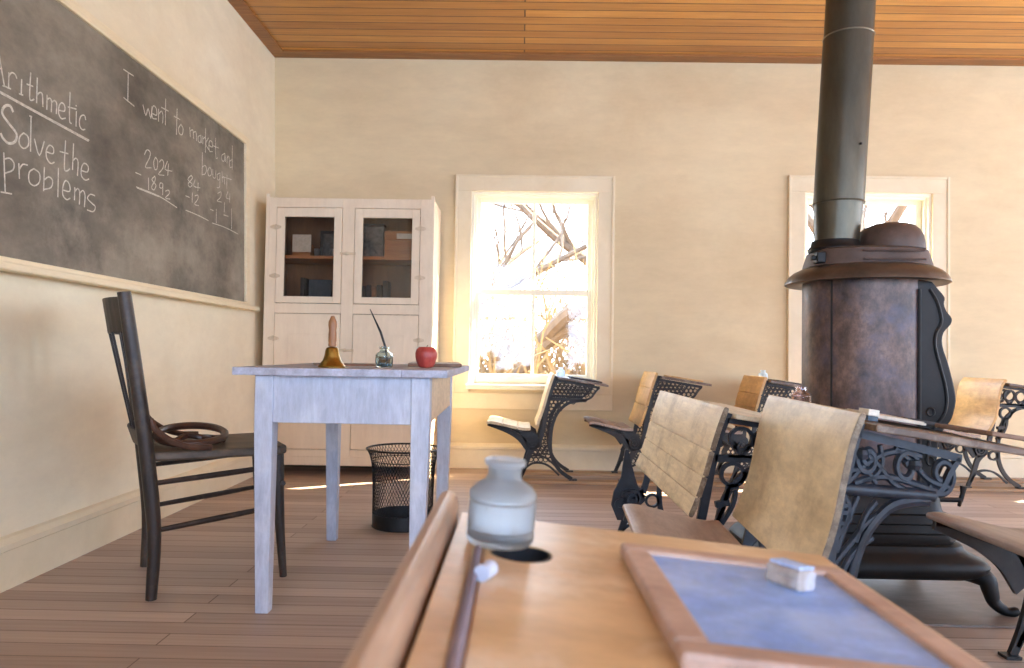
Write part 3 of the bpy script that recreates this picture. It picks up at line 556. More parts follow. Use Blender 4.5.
# ------------------------------------------------------------------ wooden chair with a bent-wood hoop on it
f = Vector((.782, .624, 0)); s = Vector((-.49, .872, 0)); 
base = Vector((-1.0875, 2.659, 0)); t = thing('wooden_chair', 'dark stained wooden chair with slatted back beside the table', 'chair', base)
def cw(a, b_, z): return tuple(f*a + s*b_ + Vector((0, 0, z)))    # a forward, b towards the far side
ra, fa = -.19, .185
for b_, sg in ((-.205, -1), (.205, 1)):
    B = MB(); rr = []
    P = smooth([cw(ra-.022, b_, 0), cw(ra-.018, b_, .2), cw(ra-.044, b_, .44), cw(ra-.07, b_*1.02, .62), cw(ra-.106, b_*1.03, .85), cw(ra-.125, b_*1.03, .968)], 4)
    rr = [.017+.006*min(1, i/6) if i < 10 else .023-.003*(i-10)/10 for i in range(len(P))]
    B.tube(P, rr, 10); B.build('back_post', 'dark', t, flat=False)
    B = MB(); P = smooth([cw(fa+.03, b_*1.0, 0), cw(fa+.012, b_, .2), cw(fa, b_, .43)], 4); B.tube(P, [.0125+.008*i/8 for i in range(9)], 10); B.build('front_leg', 'dark', t, flat=False)
    for z0, z1 in ((.365, .39), (.215, .25)):
        B = MB(); B.tube(smooth([cw(ra-.034 if z0 > .3 else ra-.02, b_, z0), cw(0, b_, (z0+z1)/2), cw(fa+.018, b_, z1)], 4), [.008, .0085, .009, .0095, .01, .0095, .009, .0085, .008], 8); B.build('side_stretcher', 'dark', t, flat=False)
B = MB(); B.tube([cw(fa+.016, -.23, .33), cw(fa+.016, .23, .33)], .009, 8); B.build('front_stretcher', 'dark', t, flat=False)
B = MB(); B.tube([cw(ra-.03, -.205, .3), cw(ra-.03, .205, .3)], .009, 8); B.build('back_stretcher', 'dark', t, flat=False)
B = MB(); pl = [(-.222, -.195), (-.222, .195), (.1, .235), (.19, .235), (.215, .215), (.215, -.215), (.19, -.235), (.1, -.235)]
B.loft([[cw(a, b_, z) for a, b_ in pl] for z in (.432, .462)]); B.build('seat', 'seatw', t, bevel=.008)
def bow(z0, z1, d, a0, name, m, th=.011):
    B = MB(); rings = []
    for k in range(13):
        v = -1+k/6; b_ = v*.205
        aa = a0 - d*(1-v*v)
        rings.append([cw(aa+th, b_, z0), cw(aa, b_, z0), cw(aa-.02, b_, z1), cw(aa-.02+th, b_, z1)])
    B.loft(rings); return B.build(name, m, t, bevel=.003)
bow(.84, .955, .066, ra-.1, 'crest_rail', 'dark'); bow(.478, .535, .036, ra-.045, 'lower_rail', 'dark')
for k in range(5):
    v = -.72+k*.36; d = 1-v*v; B = MB()
    a0, a1 = ra-.06-.036*d+.006, ra-.105-.066*d+.006
    B.loft([[cw(a0+p, v*.205+q, .53) for p, q in ((0, -.027), (0, .027), (.008, .027), (.008, -.027))], [cw(a1+p, v*.205+q, .845) for p, q in ((0, -.027), (0, .027), (.008, .027), (.008, -.027))]])
    B.build('slat', 'dark', t)
for b_ in (-.195, .195):
    B = MB(); q = 1 if b_ > 0 else -1
    B.tube(smooth([cw(ra-.04, b_*1.08, .57), cw(ra-.022, b_*1.1, .535), cw(ra+.025, b_*1.1, .498), cw(ra+.08, b_*1.1, .476), cw(ra+.15, b_*1.12, .47)], 4), [.011]*17, 8, sx=.8); B.build('hip_brace', 'bent', t, flat=False)
t = thing('bent_hoop', 'brown bent-wood hoop lying on the seat of the dark chair', 'hoop', base+Vector((0, 0, .4635)))
B = MB(); V = []
for k in range(33):
    a = 2*pi*k/32; V.append(cw(-.085+.115*cos(a), .0+.15*sin(a), .014+.016*(1+sin(a))))
B.tube(V, .013, 8); B.build('hoop', 'bent', t, flat=False)
B = MB(); B.tube(smooth([cw(-.15, -.07, .012), cw(-.1, -.03, .03), cw(-.06, -.06, .024), cw(-.02, -.02, .016), cw(.02, -.06, .012)], 4), .011, 8); B.build('loose_end', 'bent', t, flat=False)

# ------------------------------------------------------------------ wire waste basket
bl = (-.525, 3.41, 0); t = thing('waste_basket', 'black wire mesh waste basket standing behind the grey table', 'basket', bl)
prof = [(.137, .0), (.137, .06), (.138, .16), (.141, .25), (.147, .3), (.157, .335), (.168, .352)]
def pr(z):
    for (r0, z0), (r1, z1) in zip(prof, prof[1:]):
        if z <= z1: return r0+(r1-r0)*(z-z0)/(z1-z0)
    return prof[-1][0]
B = MB(); n = 62; zs = [.06+(.352-.06)*i/20 for i in range(21)]
for sg in (1, -1):
    for k in range(n):
        a0 = 2*pi*k/n
        pts = [(pr(z)*cos(a0+sg*(z-.06)*3.4), pr(z)*sin(a0+sg*(z-.06)*3.4), z) for z in zs[::2]]
        B.tube(pts, .0013, 3)
B.build('mesh_wall', 'wire', t)
B = MB(); B.lathe([(0, .004), (.134, .004), (.137, .0), (.1385, .0), (.1385, .062), (.1365, .062), (.1355, .008), (0, .008)], n=40); B.build('solid_base', 'wire', t, flat=False)
B = MB(); B.torus((0, 0, .353), .169, .0042, 44, 8); B.build('rim', 'wire', t, flat=False)
for z, r, q in ((.3, .1478, .0022), (.003, .138, .0028)): MB().torus((0, 0, z), r, q, 44, 6).build('hoop_wire', 'wire', t, flat=False)
# ------------------------------------------------------------------ school desks (pupils face -x; local x 0 at the top of the seat back)
def spiral(cx, cz, r, turns, a0, n=18, shrink=.25):
    return [(cx+r*(1-(1-shrink)*k/n)*cos(a0+turns*2*pi*k/n), cz+r*(1-(1-shrink)*k/n)*sin(a0+turns*2*pi*k/n)) for k in range(n+1)]
COL = [(.014, .655), (-.012, .583), (-.034, .487), (-.05, .39), (-.066, .305), (-.084, .232)]
TOPB = [(.012, .632), (.1, .618), (.2, .602), (.285, .588)]
LOWB = [(-.024, .515), (.09, .513), (.206, .508)]
FRONT = [(.2, .508), (.232, .526), (.244, .541), (.26, .565), (.28, .588)]
ARC = [(.2, .504), (.15, .502), (.09, .486), (.03, .432), (-.004, .354), (-.016, .257), (-.012, .172), (.012, .105), (.054, .051), (.118, .007)]
FOOT = [(-.084, .232), (-.138, .176), (-.156, .123), (-.176, .063), (-.2, .007)]
ARCH = [(-.188, .03), (-.168, .07), (-.135, .098), (-.097, .107), (-.05, .1), (-.008, .075), (.04, .03)]
ARM = [(-.408, .343), (-.333, .322), (-.26, .295), (-.2, .257), (-.15, .2)]
SRAIL = [(-.405, .345), (-.3, .327), (-.2, .311), (-.14, .306)]
WAIST = [(-.21, .302), (-.13, .307), (-.1, .285), (-.085, .23), (-.095, .2), (-.15, .185), (-.172, .235)]
def inside(p, poly):
    c = False; n = len(poly)
    for i in range(n):
        (x1, z1), (x2, z2) = poly[i], poly[(i+1) % n]
        if (z1 > p[1]) != (z2 > p[1]) and p[0] < (x2-x1)*(p[1]-z1)/(z2-z1)+x1: c = not c
    return c
REG_A = [(.012, .625), (.27, .583), (.24, .545), (.2, .515), (-.02, .522)]
REG_B = [(-.02, .51), (.16, .505), (.08, .475), (.02, .42), (-.012, .35), (-.026, .25), (-.07, .24), (-.04, .4)]
REG_C = [(-.15, .18), (-.09, .225), (-.022, .24), (-.018, .16), (.005, .105), (-.04, .108), (-.1, .115), (-.15, .11)]
def frame_mesh(style, y, seat_arm=True, raised=False):
    B = MB(); t = .0075; a, c = y-t, y+t
    S = lambda P, w, k=4: B.ribbon(smooth(P, k), w, a, c)
    n = lambda P, w0, w1, k=4: [w0+(w1-w0)*i/((len(P)-1)*k) for i in range((len(P)-1)*k+1)]
    S(COL, .026); S(TOPB, .016); S(ARC, n(ARC, .016, .024)); S(FOOT, n(FOOT, .034, .02)); S(FRONT, .012); S(ARCH, .012)
    B.box(-.225, -.185, y-.02, y+.02, 0, .008); B.box(.1, .15, y-.02, y+.02, 0, .008)
    if seat_arm:
        S(ARM, n(ARM, .012, .05) if style != 'vine' else n(ARM, .03, .11)); S(SRAIL, .012); B.prism(WAIST, a, c)
        B.ring(-.128, .235, .03, .01, a-.008, c+.004); B.ring(-.128, .235, .014, .008, a-.01, c+.004)
    else:
        B.prism([(-.16, .165), (-.19, .21), (-.175, .25), (-.13, .27), (-.085, .25), (-.075, .2), (-.11, .165)], a, c)
        B.ring(-.128, .21, .034, .012, a-.008, c+.004); B.ring(-.128, .21, .016, .01, a-.01, c+.004)
    if raised:
        B.prism([(-.16, .42), (-.148, .42), (-.118, .3), (-.09, .215), (-.098, .16), (-.14, .115), (-.19, .115), (-.216, .18), (-.206, .235), (-.176, .3)], a+.001, c-.001)
        B.ring(-.128, .185, .02, .008, a-.008, c); B.ring(-.178, .185, .02, .008, a-.008, c); B.ring(-.152, .225, .018, .008, a-.008, c)
    if style == 'lace':
        S(LOWB, .016)
        d = .027
        for reg, dd in ((REG_A, d), (REG_B, d), (REG_C, .03)):
            for i in range(-14, 16):
                for j in range(0, 34):
                    p = (i*dd+(j % 2)*dd/2, .1+j*dd*.86)
                    if inside(p, reg): B.ring(p[0], p[1], dd*.47, .0055, a+.003, c-.003, 8)
    elif style == 'ring':
        S(LOWB, .022)
        for x, z, r in ((.055, .575, .033), (.125, .568, .033), (.195, .56, .03)):
            B.ring(x, z, r, .011, a, c, 18)
            S([(x-r*.75, z-r*.6), (x, z-.052), (x+.04, .522)], .009); S([(x+r*.75, z-r*.6), (x, z-.052), (x-.04, .522)], .009)
        B.ring(.03, .465, .034, .011, a, c, 18); B.ring(-.045, .2, .026, .01, a, c, 16)
        for x in (.012, .05):
            S([(x*.6+.012, .435), (x*.7-.005, .37), (x*.35-.028, .3)], .012)
        B.ribbon([(-.02, .372), (.02, .38)], .018, a-.003, c+.003)
        S([(.05, .44), (.09, .49)], .01)
    else:
        B.tube([(-.03, y, .524), (.215, y, .514)], .013, 10)
        V = lambda P, r=.0075: B.tube([(x, y, z) for x, z in smooth(P, 4)], r, 7)
        V(spiral(.235, .556, .042, 1.15, -2.6), .008); V(spiral(.14, .566, .034, 1.3, .2), .009); V(spiral(.035, .582, .03, 1.4, 2.5), .009)
        V([(-.02, .53), (.02, .565), (.07, .59), (.13, .6), (.18, .59)]); V([(0, .535), (.06, .548), (.12, .545), (.2, .528), (.235, .522)])
        V([(.02, .6), (.06, .575), (.1, .54), (.14, .522)]); V([(.07, .61), (.075, .575), (.055, .55), (.02, .54)]); V([(-.01, .56), (.03, .56), (.06, .535)])
        V([(.11, .605), (.16, .575), (.2, .545), (.26, .53)])
        B.lathe([(0, -.012), (.016, -.009), (.02, 0), (.016, .009), (0, .012)], (.02, y, .592), 10); B.lathe([(0, -.012), (.017, -.009), (.021, 0), (.017, .009), (0, .012)], (.16, y, .574), 10)
        for P in ([(-.05, .36), (-.02, .4), (.03, .455), (.09, .485)], [(-.06, .31), (-.03, .345), (.0, .4), (.05, .43)], [(-.03, .52), (-.01, .49), (-.02, .45), (-.045, .42)], [(.01, .51), (-.01, .47), (-.035, .4)], [(.06, .5), (.03, .47), (.005, .42)],
                  [(-.075, .26), (-.05, .29), (-.02, .3)], [(-.055, .34), (-.04, .3), (-.03, .25)], [(-.09, .2), (-.06, .23), (-.03, .22)], [(-.1, .13), (-.07, .17), (-.03, .17)]): V(P)
        V(spiral(-.02, .47, .022, 1.2, 1)); V(spiral(-.1, .15, .022, 1.2, 1))
        B.tube([(x, y, z) for x, z in smooth(ARC, 4)], .012, 8)
    return B
def notched(profile, w, joints, k=5):
    P = smooth(profile, k); L_ = [0]
    for p, q in zip(P, P[1:]): L_.append(L_[-1]+sqrt((p[0]-q[0])**2+(p[1]-q[1])**2))
    def at(s):
        for i in range(len(P)-1):
            if s <= L_[i+1]: u = (s-L_[i])/(L_[i+1]-L_[i]); return tuple(a+(b-a)*u for a, b in zip(P[i], P[i+1]))
        return P[-1]
    S = [(l, w) for l in L_]
    for j in joints:
        s = j*L_[-1]; S = [q for q in S if abs(q[0]-s) > .004]; S += [(s-.0036, w), (s-.0022, w*.3), (s+.0022, w*.3), (s+.0036, w)]
    S.sort(); e = .006                                        # rounded top and bottom edges
    S = [(0, w*.45), (e*.5, w*.85)]+[q for q in S if e < q[0] < L_[-1]-e]+[(L_[-1]-e*.5, w*.85), (L_[-1], w*.45)]
    return [at(s) for s, _ in S], [w_ for _, w_ in S]
BACK = [(.0, .674), (-.022, .61), (-.042, .54), (-.063, .46), (-.085, .39), (-.104, .342)]
BACKC = [(.012, .676), (-.016, .635), (-.034, .565), (-.042, .5), (-.054, .44), (-.08, .385), (-.112, .335)]
BACKS = [(.002, .675), (-.018, .62), (-.034, .55), (-.05, .47), (-.071, .4), (-.1, .338)]
SEAT = [(-.412, .357), (-.38, .36), (-.32, .349), (-.25, .333), (-.19, .322), (-.14, .322)]
def school_desk(x, y0, w, label, style='lace', iron='iron', back='woodG', seat='woodS', top='woodD', joints=(), curved=False, has_seat=True, zs=1.0, z0=0, depth=.335, rz=0, thick=.016, group='school desks in rows', raised=False, end=None, reach=1):
    t = thing('school_desk', label, 'school desk', (x, y0, z0), rz, group); t.scale = (1, 1, zs)
    ins = .045
    for i, y in enumerate((ins, w-ins)):
        fb = frame_mesh(style, y, seat_arm=has_seat, raised=(raised and i == 1))
        for v in fb.bm.verts:
            if v.co.x > 0: v.co.x *= reach
        fb.build('iron_frame', iron, t, flat=(style != 'vine'))
    P, W = notched({0: BACK, 1: BACKC, 2: BACKS}[int(curved)], thick, joints)
    B = MB(); B.ribbon(P, W, 0, w); sb = B.build('seat_back', back, t, bevel=.003)
    if end:
        sb.data.materials.append(MT[end])
        for p in sb.data.polygons:
            if abs(p.normal.y) > .9: p.material_index = 1
    if has_seat:
        P, W = notched(SEAT, .016, (.35, .7) if w < .5 else ())
        B = MB(); B.ribbon(P, W, .01, w-.01); B.build('seat', seat, t, bevel=.003)
    B = MB()
    a, c = .026, depth; za, zb = .655, .655-(depth-.02)*.145
    B.loft([[(a, 0, za-.016), (a, w, za-.016), (a, w, za), (a, 0, za)], [(.07, 0, za-.022), (.07, w, za-.022), (.07, w, za-.006), (.07, 0, za-.006)], [(c, 0, zb-.014), (c, w, zb-.014), (c, w, zb), (c, 0, zb)]])
    B.build('desktop', top, t, bevel=.003)
    return t
D = dict(zs=.975, z0=.018)
school_desk(.215, 4.56, .42, 'pale-backed iron school desk standing in front of the left window', back='woodP', seat='woodP', **D)
school_desk(.845, 4.55, .43, 'golden-backed iron school desk against the bare wall right of the left window', joints=(.3, .62), **{**D, 'zs': 1.0})
school_desk(1.512, 4.55, .43, 'golden-backed iron school desk half hidden behind the tall tan seat back, left of the stove', joints=(.34, .6), **D)
school_desk(2.962, 4.55, .43, 'golden-backed iron school desk against the wall right of the stove', style='ring', curved=True, back='woodG', **{**D, 'zs': .985})
school_desk(.606, 2.165, .985, 'wide school desk with a pale four-board seat back, in the row before the wall desks', style='ring', iron='ironm', back='woodM', joints=(.4, .63, .82), has_seat=False, end='endg', zs=.962, depth=.27, top='woodM', raised=True)
school_desk(.672, 1.455, .645, 'blue-black iron school desk with a tall one-piece tan seat back before the stove', style='vine', iron='ironb', back='woodN', curved=2, end='endg', zs=1.022, rz=radians(-3.3), thick=.015, top='woodD', reach=.72)
school_desk(1.535, 1.45, .62, 'school desk cut off by the right edge of the photo, seat and foot in view', style='vine', iron='iron', back='woodN', curved=True, zs=1.03)
# desk-top things on the far desks
ink_bottle('ink_bottle', 'small clear ink bottle on the desk in front of the left window', (.268, 4.79, .018+.975*.651), .028, .058, 'clear')
ink_bottle('ink_bottle', 'small clear ink bottle on the golden-backed desk left of the stove', (1.56, 4.76, .018+.975*.651), .028, .062, 'clear')
ink_bottle('ink_bottle', 'pale rose ink bottle on the desk behind the tall tan seat back', (.75, 1.98, .669), .026, .05, 'pinkglass')
def flat_on(name, label, cat, m, cx, cy, a, c, h, z, rz=0, tilt=radians(8.2), edge=None, group=None):
    t = thing(name, label, cat, (cx, cy, z), 0, group); t.rotation_euler = (0, tilt, rz)
    if edge:
        B = MB(); q = .018
        B.box(-a, a, -c, -c+q, 0, h); B.box(-a, a, c-q, c, 0, h); B.box(-a, -a+q, -c+q, c-q, 0, h); B.box(a-q, a, -c+q, c-q, 0, h); B.build('wooden_border', edge, t, bevel=.002)
        MB().box(-a+q, a-q, -c+q, c-q, .001, h-.002).build('writing_panel', m, t)
    else:
        MB().box(-a, a, -c, c, 0, h).build('cover', m, t, bevel=.001)
        MB().box(-a+.004, a-.003, -c+.004, c-.004, h, h+.002).build('page', 'paper', t)
    return t
flat_on('slate', 'dark slate lying on the desk in front of the left window', 'slate', 'darkbk', .42, 4.77, .1, .13, .01, .632, edge='darkbk', group='slates on the far desks')
flat_on('slate', 'dark slate lying on the desk at the bare wall right of the left window', 'slate', 'darkbk', 1.05, 4.77, .1, .13, .01, .648, edge='woodG', group='slates on the far desks')
flat_on('slate', 'dark slate lying on the desk just left of the stove', 'slate', 'darkbk', 1.71, 4.77, .1, .13, .01, .634, edge='darkbk', group='slates on the far desks')
flat_on('slate', 'dark slate on the worn desktop at the right, before the stove', 'slate', 'darkbk', .95, 1.8, .09, .13, .009, .644, rz=.05, edge='darkbk', group='slates on the far desks')
flat_on('copybook', 'pale open paper lying on the worn desktop at the right before the stove', 'paper', 'paper', .81, 1.66, .05, .1, .005, .665, rz=-.1)
flat_on('slate', 'slate at the right edge of the photo, on the front of the worn desktop', 'slate', 'tin', .975, 1.56, .055, .085, .009, .6405, rz=.12, edge='brown', group='slates on the far desks')
t = thing('chalk_box', 'small cream box beside the tall tan seat back on the worn desktop', 'box', (.716, 1.53, .669)); t.rotation_euler = (0, radians(8), .1)
MB().box(-.011, .011, -.018, .018, .0005, .011).build('box_tray', 'bluebk', t, bevel=.001); MB().box(-.0115, .0115, -.019, .019, .0115, .024).build('lid', 'card', t, bevel=.001)
for i, (y, l) in enumerate(((4.6, 'tan wooden floor runner under the near feet of the wall desks'), (4.93, 'tan wooden floor runner under the far feet of the wall desks'))):
    tag(MB().box(-.03, 3.3, y-.045, y+.045, 0, .0175).build('floor_runner', 'runner', bevel=.003), l, 'floor runner')

# ------------------------------------------------------------------ stove on its floor board
B = MB(); rnd = random.Random(4); Pp = []
for k in range(25): Pp.append((.78+1.5*k/24, 2.245+rnd.uniform(-.006, .006)))
Pp += [(2.3, 2.4), (2.31, 3.0), (2.29, 3.56)]; Pp += [(2.29-1.51*k/12, 3.58+rnd.uniform(-.01, .01)) for k in range(1, 13)]
B.loft([[(x, y, z) for x, y in Pp] for z in (0, .006)]); o = B.build('stove_board', 'mat'); tag(o, 'grey sheet floor board under the stove', 'floor board')
SX, SY = 1.1, 2.6
t = thing('heating_stove', 'tall iron heating stove with a rusty sheet body and scrolled front plate', 'stove', (SX, SY, .0064))
def rr(cx, hx, hy, r, z, n=6, cy=0):
    pts = []
    for sx_, sy_, a0 in ((1, 1, 0), (-1, 1, pi/2), (-1, -1, pi), (1, -1, 3*pi/2)):
        for k in range(n+1):
            a = a0+pi/2*k/n; pts.append((cx+sx_*(hx-r)+r*cos(a), cy+sy_*(hy-r)+r*sin(a), z))
    return pts
def sup(cx, hx, hy, z, n=40, e=.8):
    return [(cx+hx*math.copysign(abs(cos(2*pi*k/n))**e, cos(2*pi*k/n)), hy*math.copysign(abs(sin(2*pi*k/n))**e, sin(2*pi*k/n)), z) for k in range(n)]
B = MB(); B.lathe([(.2, .35), (.2, 1.06)], (.1, 0, 0), 48); B.build('sheet_body', 'drum', t, flat=False)
B = MB()                                                       # scrolled cast front plate, seen edge-on
prof_ = [(.19, 1.055), (.215, 1.05), (.222, 1.02), (.245, .985), (.243, .955), (.252, .925), (.262, .9), (.262, .87), (.243, .83), (.235, .77), (.247, .69), (.262, .6), (.268, .52), (.255, .44), (.238, .395), (.225, .35), (.19, .35)]
prof_ = [(.19, 1.055), (.245, 1.045), (.263, 1.024), (.286, .995), (.284, .973), (.292, .95), (.309, .927), (.305, .905), (.282, .877), (.279, .837), (.297, .78), (.314, .713), (.322, .657), (.309, .6), (.292, .575), (.27, .54), (.262, .48), (.255, .42), (.25, .37), (.19, .35)]; prof_ = [prof_[0]]+smooth(prof_[1:-1], 3)+[prof_[-1]]
B.loft([[(x, y, z) for x, z in prof_] for y in (-.175, -.165, .165, .175)]); plate = B.build('front_plate', 'stovei', t, bevel=.006)
B = MB(); inset = [(.235, 1.02), (.258, .98), (.272, .93), (.27, .905), (.255, .875), (.252, .835), (.268, .77), (.284, .71), (.29, .655), (.28, .61), (.258, .58), (.236, .54), (.225, .46)]
B.tube([(x, -.177, z) for x, z in smooth(inset, 4)], .005, 6); B.tube([(.201, -.177, z) for z in (.38, .6, .8, 1.02)], .006, 6)
for z in (.46, .54, .62): B.torus((.238, -.176, z), .012, .004, 12, 5, 'y')
B.build('scroll_bead', 'stovei', plate, flat=False)
MB().tube([(-.06, -.12, .36), (-.06, -.12, 1.05)], .004, 6).build('body_seam', 'stovei', t, flat=False)
B = MB(); hp = [(.19, 1.055), (.272, 1.046), (.28, 1.05), (.278, 1.058), (.268, 1.075), (.25, 1.09), (.225, 1.102), (.2, 1.108), (.15, 1.11)]
B.loft([sup(.104, r*.935, r*.93, z, e=.95) for r, z in hp]); B.build('top_rim', 'hood', t, flat=False)
B = MB(); B.loft([sup(.108, r, r*.85, z) for r, z in ((.205, 1.106), (.2, 1.125), (.19, 1.158), (.175, 1.166), (.1, 1.168))])
B.build('top_cap', 'cap', t, flat=False)
B = MB(); B.tube([(.02+.2*k/12, -.172-.003*sin(pi*k/12), 1.148) for k in range(13)], .0045, 6); B.tube([(.02+.2*k/12, -.178, 1.118) for k in range(13)], .0045, 6); B.build('cap_molding', 'cap', t, flat=False)
B = MB(); B.loft([sup(.187, .105*a, .13*a, 1.165+.098*h, e=.9) for a, h in ((1.02, 0), (1, .25), (.96, .5), (.86, .72), (.72, .88), (.5, .97), (.25, 1))]); dome = B.build('dome_lid', 'cap', t, flat=False)
B = MB(); B.torus((.187, 0, 1.244), .062, .004, 24, 6); B.build('lid_ring', 'cap', dome, flat=False)
B = MB(); B.lathe([(.088, 1.16), (.09, 1.172), (.08, 1.185), (.078, 1.2), (.07, 1.2), (.07, 1.16)], (-.0, .0, 0), 28); B.build('pipe_collar', 'stovei', t, flat=False)
B = MB(); B.box(-.1, -.07, -.1, -.06, 1.112, 1.15); B.box(-.115, -.1, -.09, -.07, 1.122, 1.138); B.build('damper_catch', 'stovei', t, bevel=.004)
B = MB(); B.loft([rr(.035+.0*z, hx, hy, .06, z) for hx, hy, z in ((.22, .21, .36), (.232, .218, .35), (.238, .222, .31), (.243, .224, .3), (.255, .234, .296), (.257, .236, .27), (.247, .226, .264), (.255, .228, .24), (.272, .236, .236), (.274, .238, .215), (.262, .228, .195))]); B.build('ash_chamber', 'stovei', t, flat=False)
B = MB(); B.loft([rr(.05, hx, hy, .07, z) for hx, hy, z in ((.268, .235, .205), (.28, .242, .2), (.285, .246, .186), (.3, .252, .176), (.335, .27, .16), (.35, .278, .14), (.345, .275, .122), (.325, .262, .108), (.31, .25, .1), (.2, .15, .1))]); B.build('base_molding', 'stovei', t, flat=False)
for sx_ in (1, -1):
    for sy_ in (1, -1):
        X = lambda q: .05+sx_*q
        B = MB(); B.tube(smooth([(X(.27), sy_*.2, .125), (X(.325), sy_*.235, .105), (X(.335), sy_*.245, .07), (X(.345), sy_*.25, .035), (X(.375), sy_*.265, .012), (X(.405), sy_*.275, .018)], 4), [.034-.0012*i for i in range(16)]+[.014, .0145, .015, .0145, .01], 10)
        B.build('leg', 'stovei', t, flat=False)
B = MB(); B.tube([(.26, -.16, .335), (.345, -.16, .335)], .008, 8); B.tube([(.342, -.16, .33), (.35, -.16, .355), (.353, -.16, .38)], [.008, .007, .011], 8); B.tube([(.345, -.16, .335), (.33, -.175, .32)], .006, 6); B.build('shaker_knob', 'stovei', t, flat=False)
# stove pipe
t = thing('stove_pipe', 'dark sheet-metal stove pipe rising from the stove to the ceiling', 'pipe', (1.105, 2.6, 1.206))
def pipe(name, m, p0, p1, r0, r1): B = MB(); B.loft([[(p[0]+r*cos(2*pi*k/36), p[1]+r*sin(2*pi*k/36), p[2]) for k in range(36)] for p, r in ((p0, r0), (p1, r1))]); return B.build(name, m, t, flat=False)
P = lambda z: (.0+(z-1.206)*.055, 0, z-1.206)
pipe('tapered_section', 'pipe', P(1.2075), P(1.345), .073, .082)
pipe('lower_section', 'pipe', P(1.335), P(1.935), .0835, .0835)
pipe('upper_section', 'pipe', P(1.925), P(2.868), .0822, .0822)
for z, m in ((1.34, 'pipe'), (1.93, 'seam')):
    B = MB(); B.torus(P(z), .0835, .0028, 36, 6); B.build('seam_ring', m, t, flat=False)
B = MB(); p = P(1.53); B.lathe([(0, -.004), (.005, -.003), (.005, .003), (0, .004)], (p[0]+.03, p[1]-.082, p[2]), 10); B.build('rivet', 'stovei', t)

# ------------------------------------------------------------------ nearest desk, with the things on it
FX, FY0, FW_ = -.068, .06, .64
DZ = lambda x: .645-.1*(x+.05)                               # height of its top at world x
t = thing('school_desk', 'honey-coloured desk nearest the viewer, slate and ink bottle on it', 'school desk', (0, FY0, 0), 0, 'school desks in rows')
B = MB(); B.loft([[(x, 0, z), (x, FW_, z-.000)] if 0 else [(x0, y, DZ(x0)-.022), (x1, y, DZ(x1)-.018), (x1, y, DZ(x1)), (x0, y, DZ(x0))] for y in (0, FW_) for x0, x1 in ((-.052, .285),)])
top = B.build('desktop', 'woodH', t)
def cutter(B):
    bmesh.ops.recalc_face_normals(B.bm, faces=B.bm.faces); me = bpy.data.meshes.new('cut'); B.bm.to_mesh(me); B.bm.free(); return bpy.data.objects.new('cut', me)
def carve(o, B):
    c = cutter(B); C.objects.link(c); c.parent = o.parent
    m = o.modifiers.new('cut', 'BOOLEAN'); m.operation = 'DIFFERENCE'; m.object = c; m.solver = 'EXACT'
    dg = bpy.context.evaluated_depsgraph_get(); dg.update()
    me = bpy.data.meshes.new_from_object(o.evaluated_get(dg)); o.modifiers.clear(); o.data = me
    bpy.data.objects.remove(c)
HX, HY = .003, .582-FY0
B = MB(); B.lathe([(.0245, .55), (.0245, .7)], (HX, HY, 0), 36); carve(top, B)
B = MB(); B.loft([[(-.0335, y, DZ(-.03)-.003), (-.0255, y, DZ(-.03)-.003), (-.0235, y, DZ(-.03)+.02), (-.0355, y, DZ(-.03)+.02)] for y in (.03, HY+.035)]); carve(top, B)
bv = top.modifiers.new('bevel', 'BEVEL'); bv.width = .003; bv.segments = 2; bv.limit_method = 'ANGLE'
B = MB(); B.lathe([(.0, .588), (.022, .588), (.0244, .595), (.0244, .638), (.0225, .638), (.0225, .6), (0, .592)], (HX, HY, 0), 30); B.build('ink_well', 'hole', t, flat=False)
P_, W_ = notched([(-.066, .668), (-.078, .62), (-.095, .54), (-.116, .46), (-.138, .39), (-.16, .342)], .02, ())
B = MB(); n_ = 8
B.loft([[(-.077, y, .61), (-.056, y, .61), (-.0555, y, .655-k), (-.0575, y, .663-k), (-.064, y, .667-k), (-.0715, y, .664-k), (-.076, y, .655-k)] for y, k in ((.0, .0), (FW_-.006, .0), (FW_, .004))])
B.ribbon([(-.0665, .612), (-.082, .55), (-.105, .46), (-.127, .39), (-.15, .342)], .018, 0, FW_)
B.build('seat_back', 'rail', t, bevel=.002)
P_, W_ = notched([(x-.062, z) for x, z in SEAT], .016, ())
B = MB(); B.ribbon(P_, W_, .01, FW_-.01); B.build('seat', 'woodS', t)
for y in (.05, FW_-.05):
    o = frame_mesh('vine', y).build('iron_frame', 'ironb', t, flat=False); o.location = (-.05, 0, -.008)
    o.scale = (.95, 1, .985)
TILT = math.atan(.1)
ink_bottle('ink_bottle', 'clear glass ink bottle standing in front on the honey-coloured desk', (-.014, .603, DZ(-.014)+.0008), .0272, .0675, 'clear').rotation_euler = (0, TILT*.6, 0)
B = MB(); B.tube([(-.0295, .566, .6462), (-.0295, .5, .6457), (-.0295, .4, .6457), (-.0295, .3, .6457)], [.0028, .0034, .0036, .003], 10)
t = thing('penholder', 'purple-brown penholder lying in the groove of the honey-coloured desk', 'pen', (0, 0, 0)); B.build('shaft', 'penp', t, flat=False)
B = MB(); B.tube([(-.0295, .567, .6462), (-.0295, .578, .6462)], [.0024, .0006], 8); B.build('nib', 'steel', t, flat=False)
B = MB(); B.tube([(0, -.008, 0), (0, .0075, 0), (0, .008, 0)], [.0056, .0056, .0045], 16)
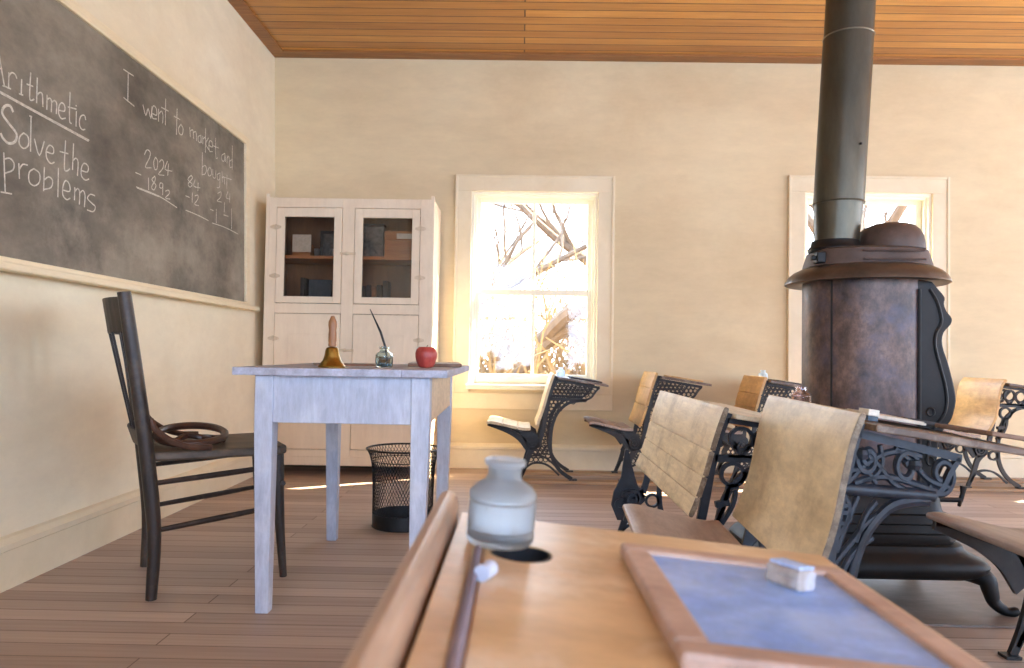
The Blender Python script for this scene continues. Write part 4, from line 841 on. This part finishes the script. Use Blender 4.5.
o = B.build('chalk_stub', 'chalkw', flat=False, loc=(-.0205, .505, DZ(-.0205)+.0058)); o.rotation_euler = (0, 0, radians(-22)); tag(o, 'round white chalk stub beside the penholder in front', 'chalk')
t = thing('school_slate', 'blue-grey writing slate in a reddish wooden frame in the foreground', 'slate', (.1735, .499, DZ(.1735)+.0005)); t.rotation_euler = (0, TILT, radians(.3))
a, c, q = .0895, .1125, .0205
B = MB(); B.box(-a, a, -c, -c+q, 0, .011); B.box(-a, a, c-q, c, 0, .011); B.box(-a, -a+q, -c+q, c-q, 0, .011); B.box(a-q, a, -c+q, c-q, 0, .011); B.build('slate_frame', 'slatef', t, bevel=.003)
MB().box(-a+q, a-q, -c+q, c-q, .002, .0075).build('slate_panel', 'slate', t)
t = thing('chalk_eraser', 'small chalky block eraser lying on the blue-grey slate', 'eraser', (.2, .548, DZ(.2)+.0082)); t.rotation_euler = (0, TILT, radians(30))
sec = [(-.009, 0), (.009, 0), (.011, .003), (.011, .0065), (.0098, .008), (.011, .0095), (.011, .0125), (.009, .0145), (-.009, .0145), (-.011, .0125), (-.011, .0095), (-.0098, .008), (-.011, .0065), (-.011, .003)]
B = MB(); B.loft([[(x, y, z) for x, z in [(u*.88, v) for u, v in sec]] for y in (-.0145, .0145)]); B.build('felt_block', 'felt', t, bevel=.001)
B = MB()
for x in (-.0052, .0005, .0062): B.box(x-.0024, x+.0024, -.0138, .0138, .0146, .0172)
B.build('felt_strip', 'dust', t, bevel=.001)

# ------------------------------------------------------------------ output look
sc = bpy.context.scene
sc.view_settings.view_transform = 'Standard'; sc.view_settings.look = 'None'; sc.view_settings.gamma = 1; sc.view_settings.use_curve_mapping = False
sc.view_settings.exposure = EXPO
sc.cycles.max_bounces = 14; sc.cycles.diffuse_bounces = 8; sc.cycles.glossy_bounces = 4; sc.cycles.transmission_bounces = 10; sc.cycles.transparent_max_bounces = 16
sc.cycles.caustics_reflective = False; sc.cycles.sample_clamp_indirect = 12
bpy.context.view_layer.update()
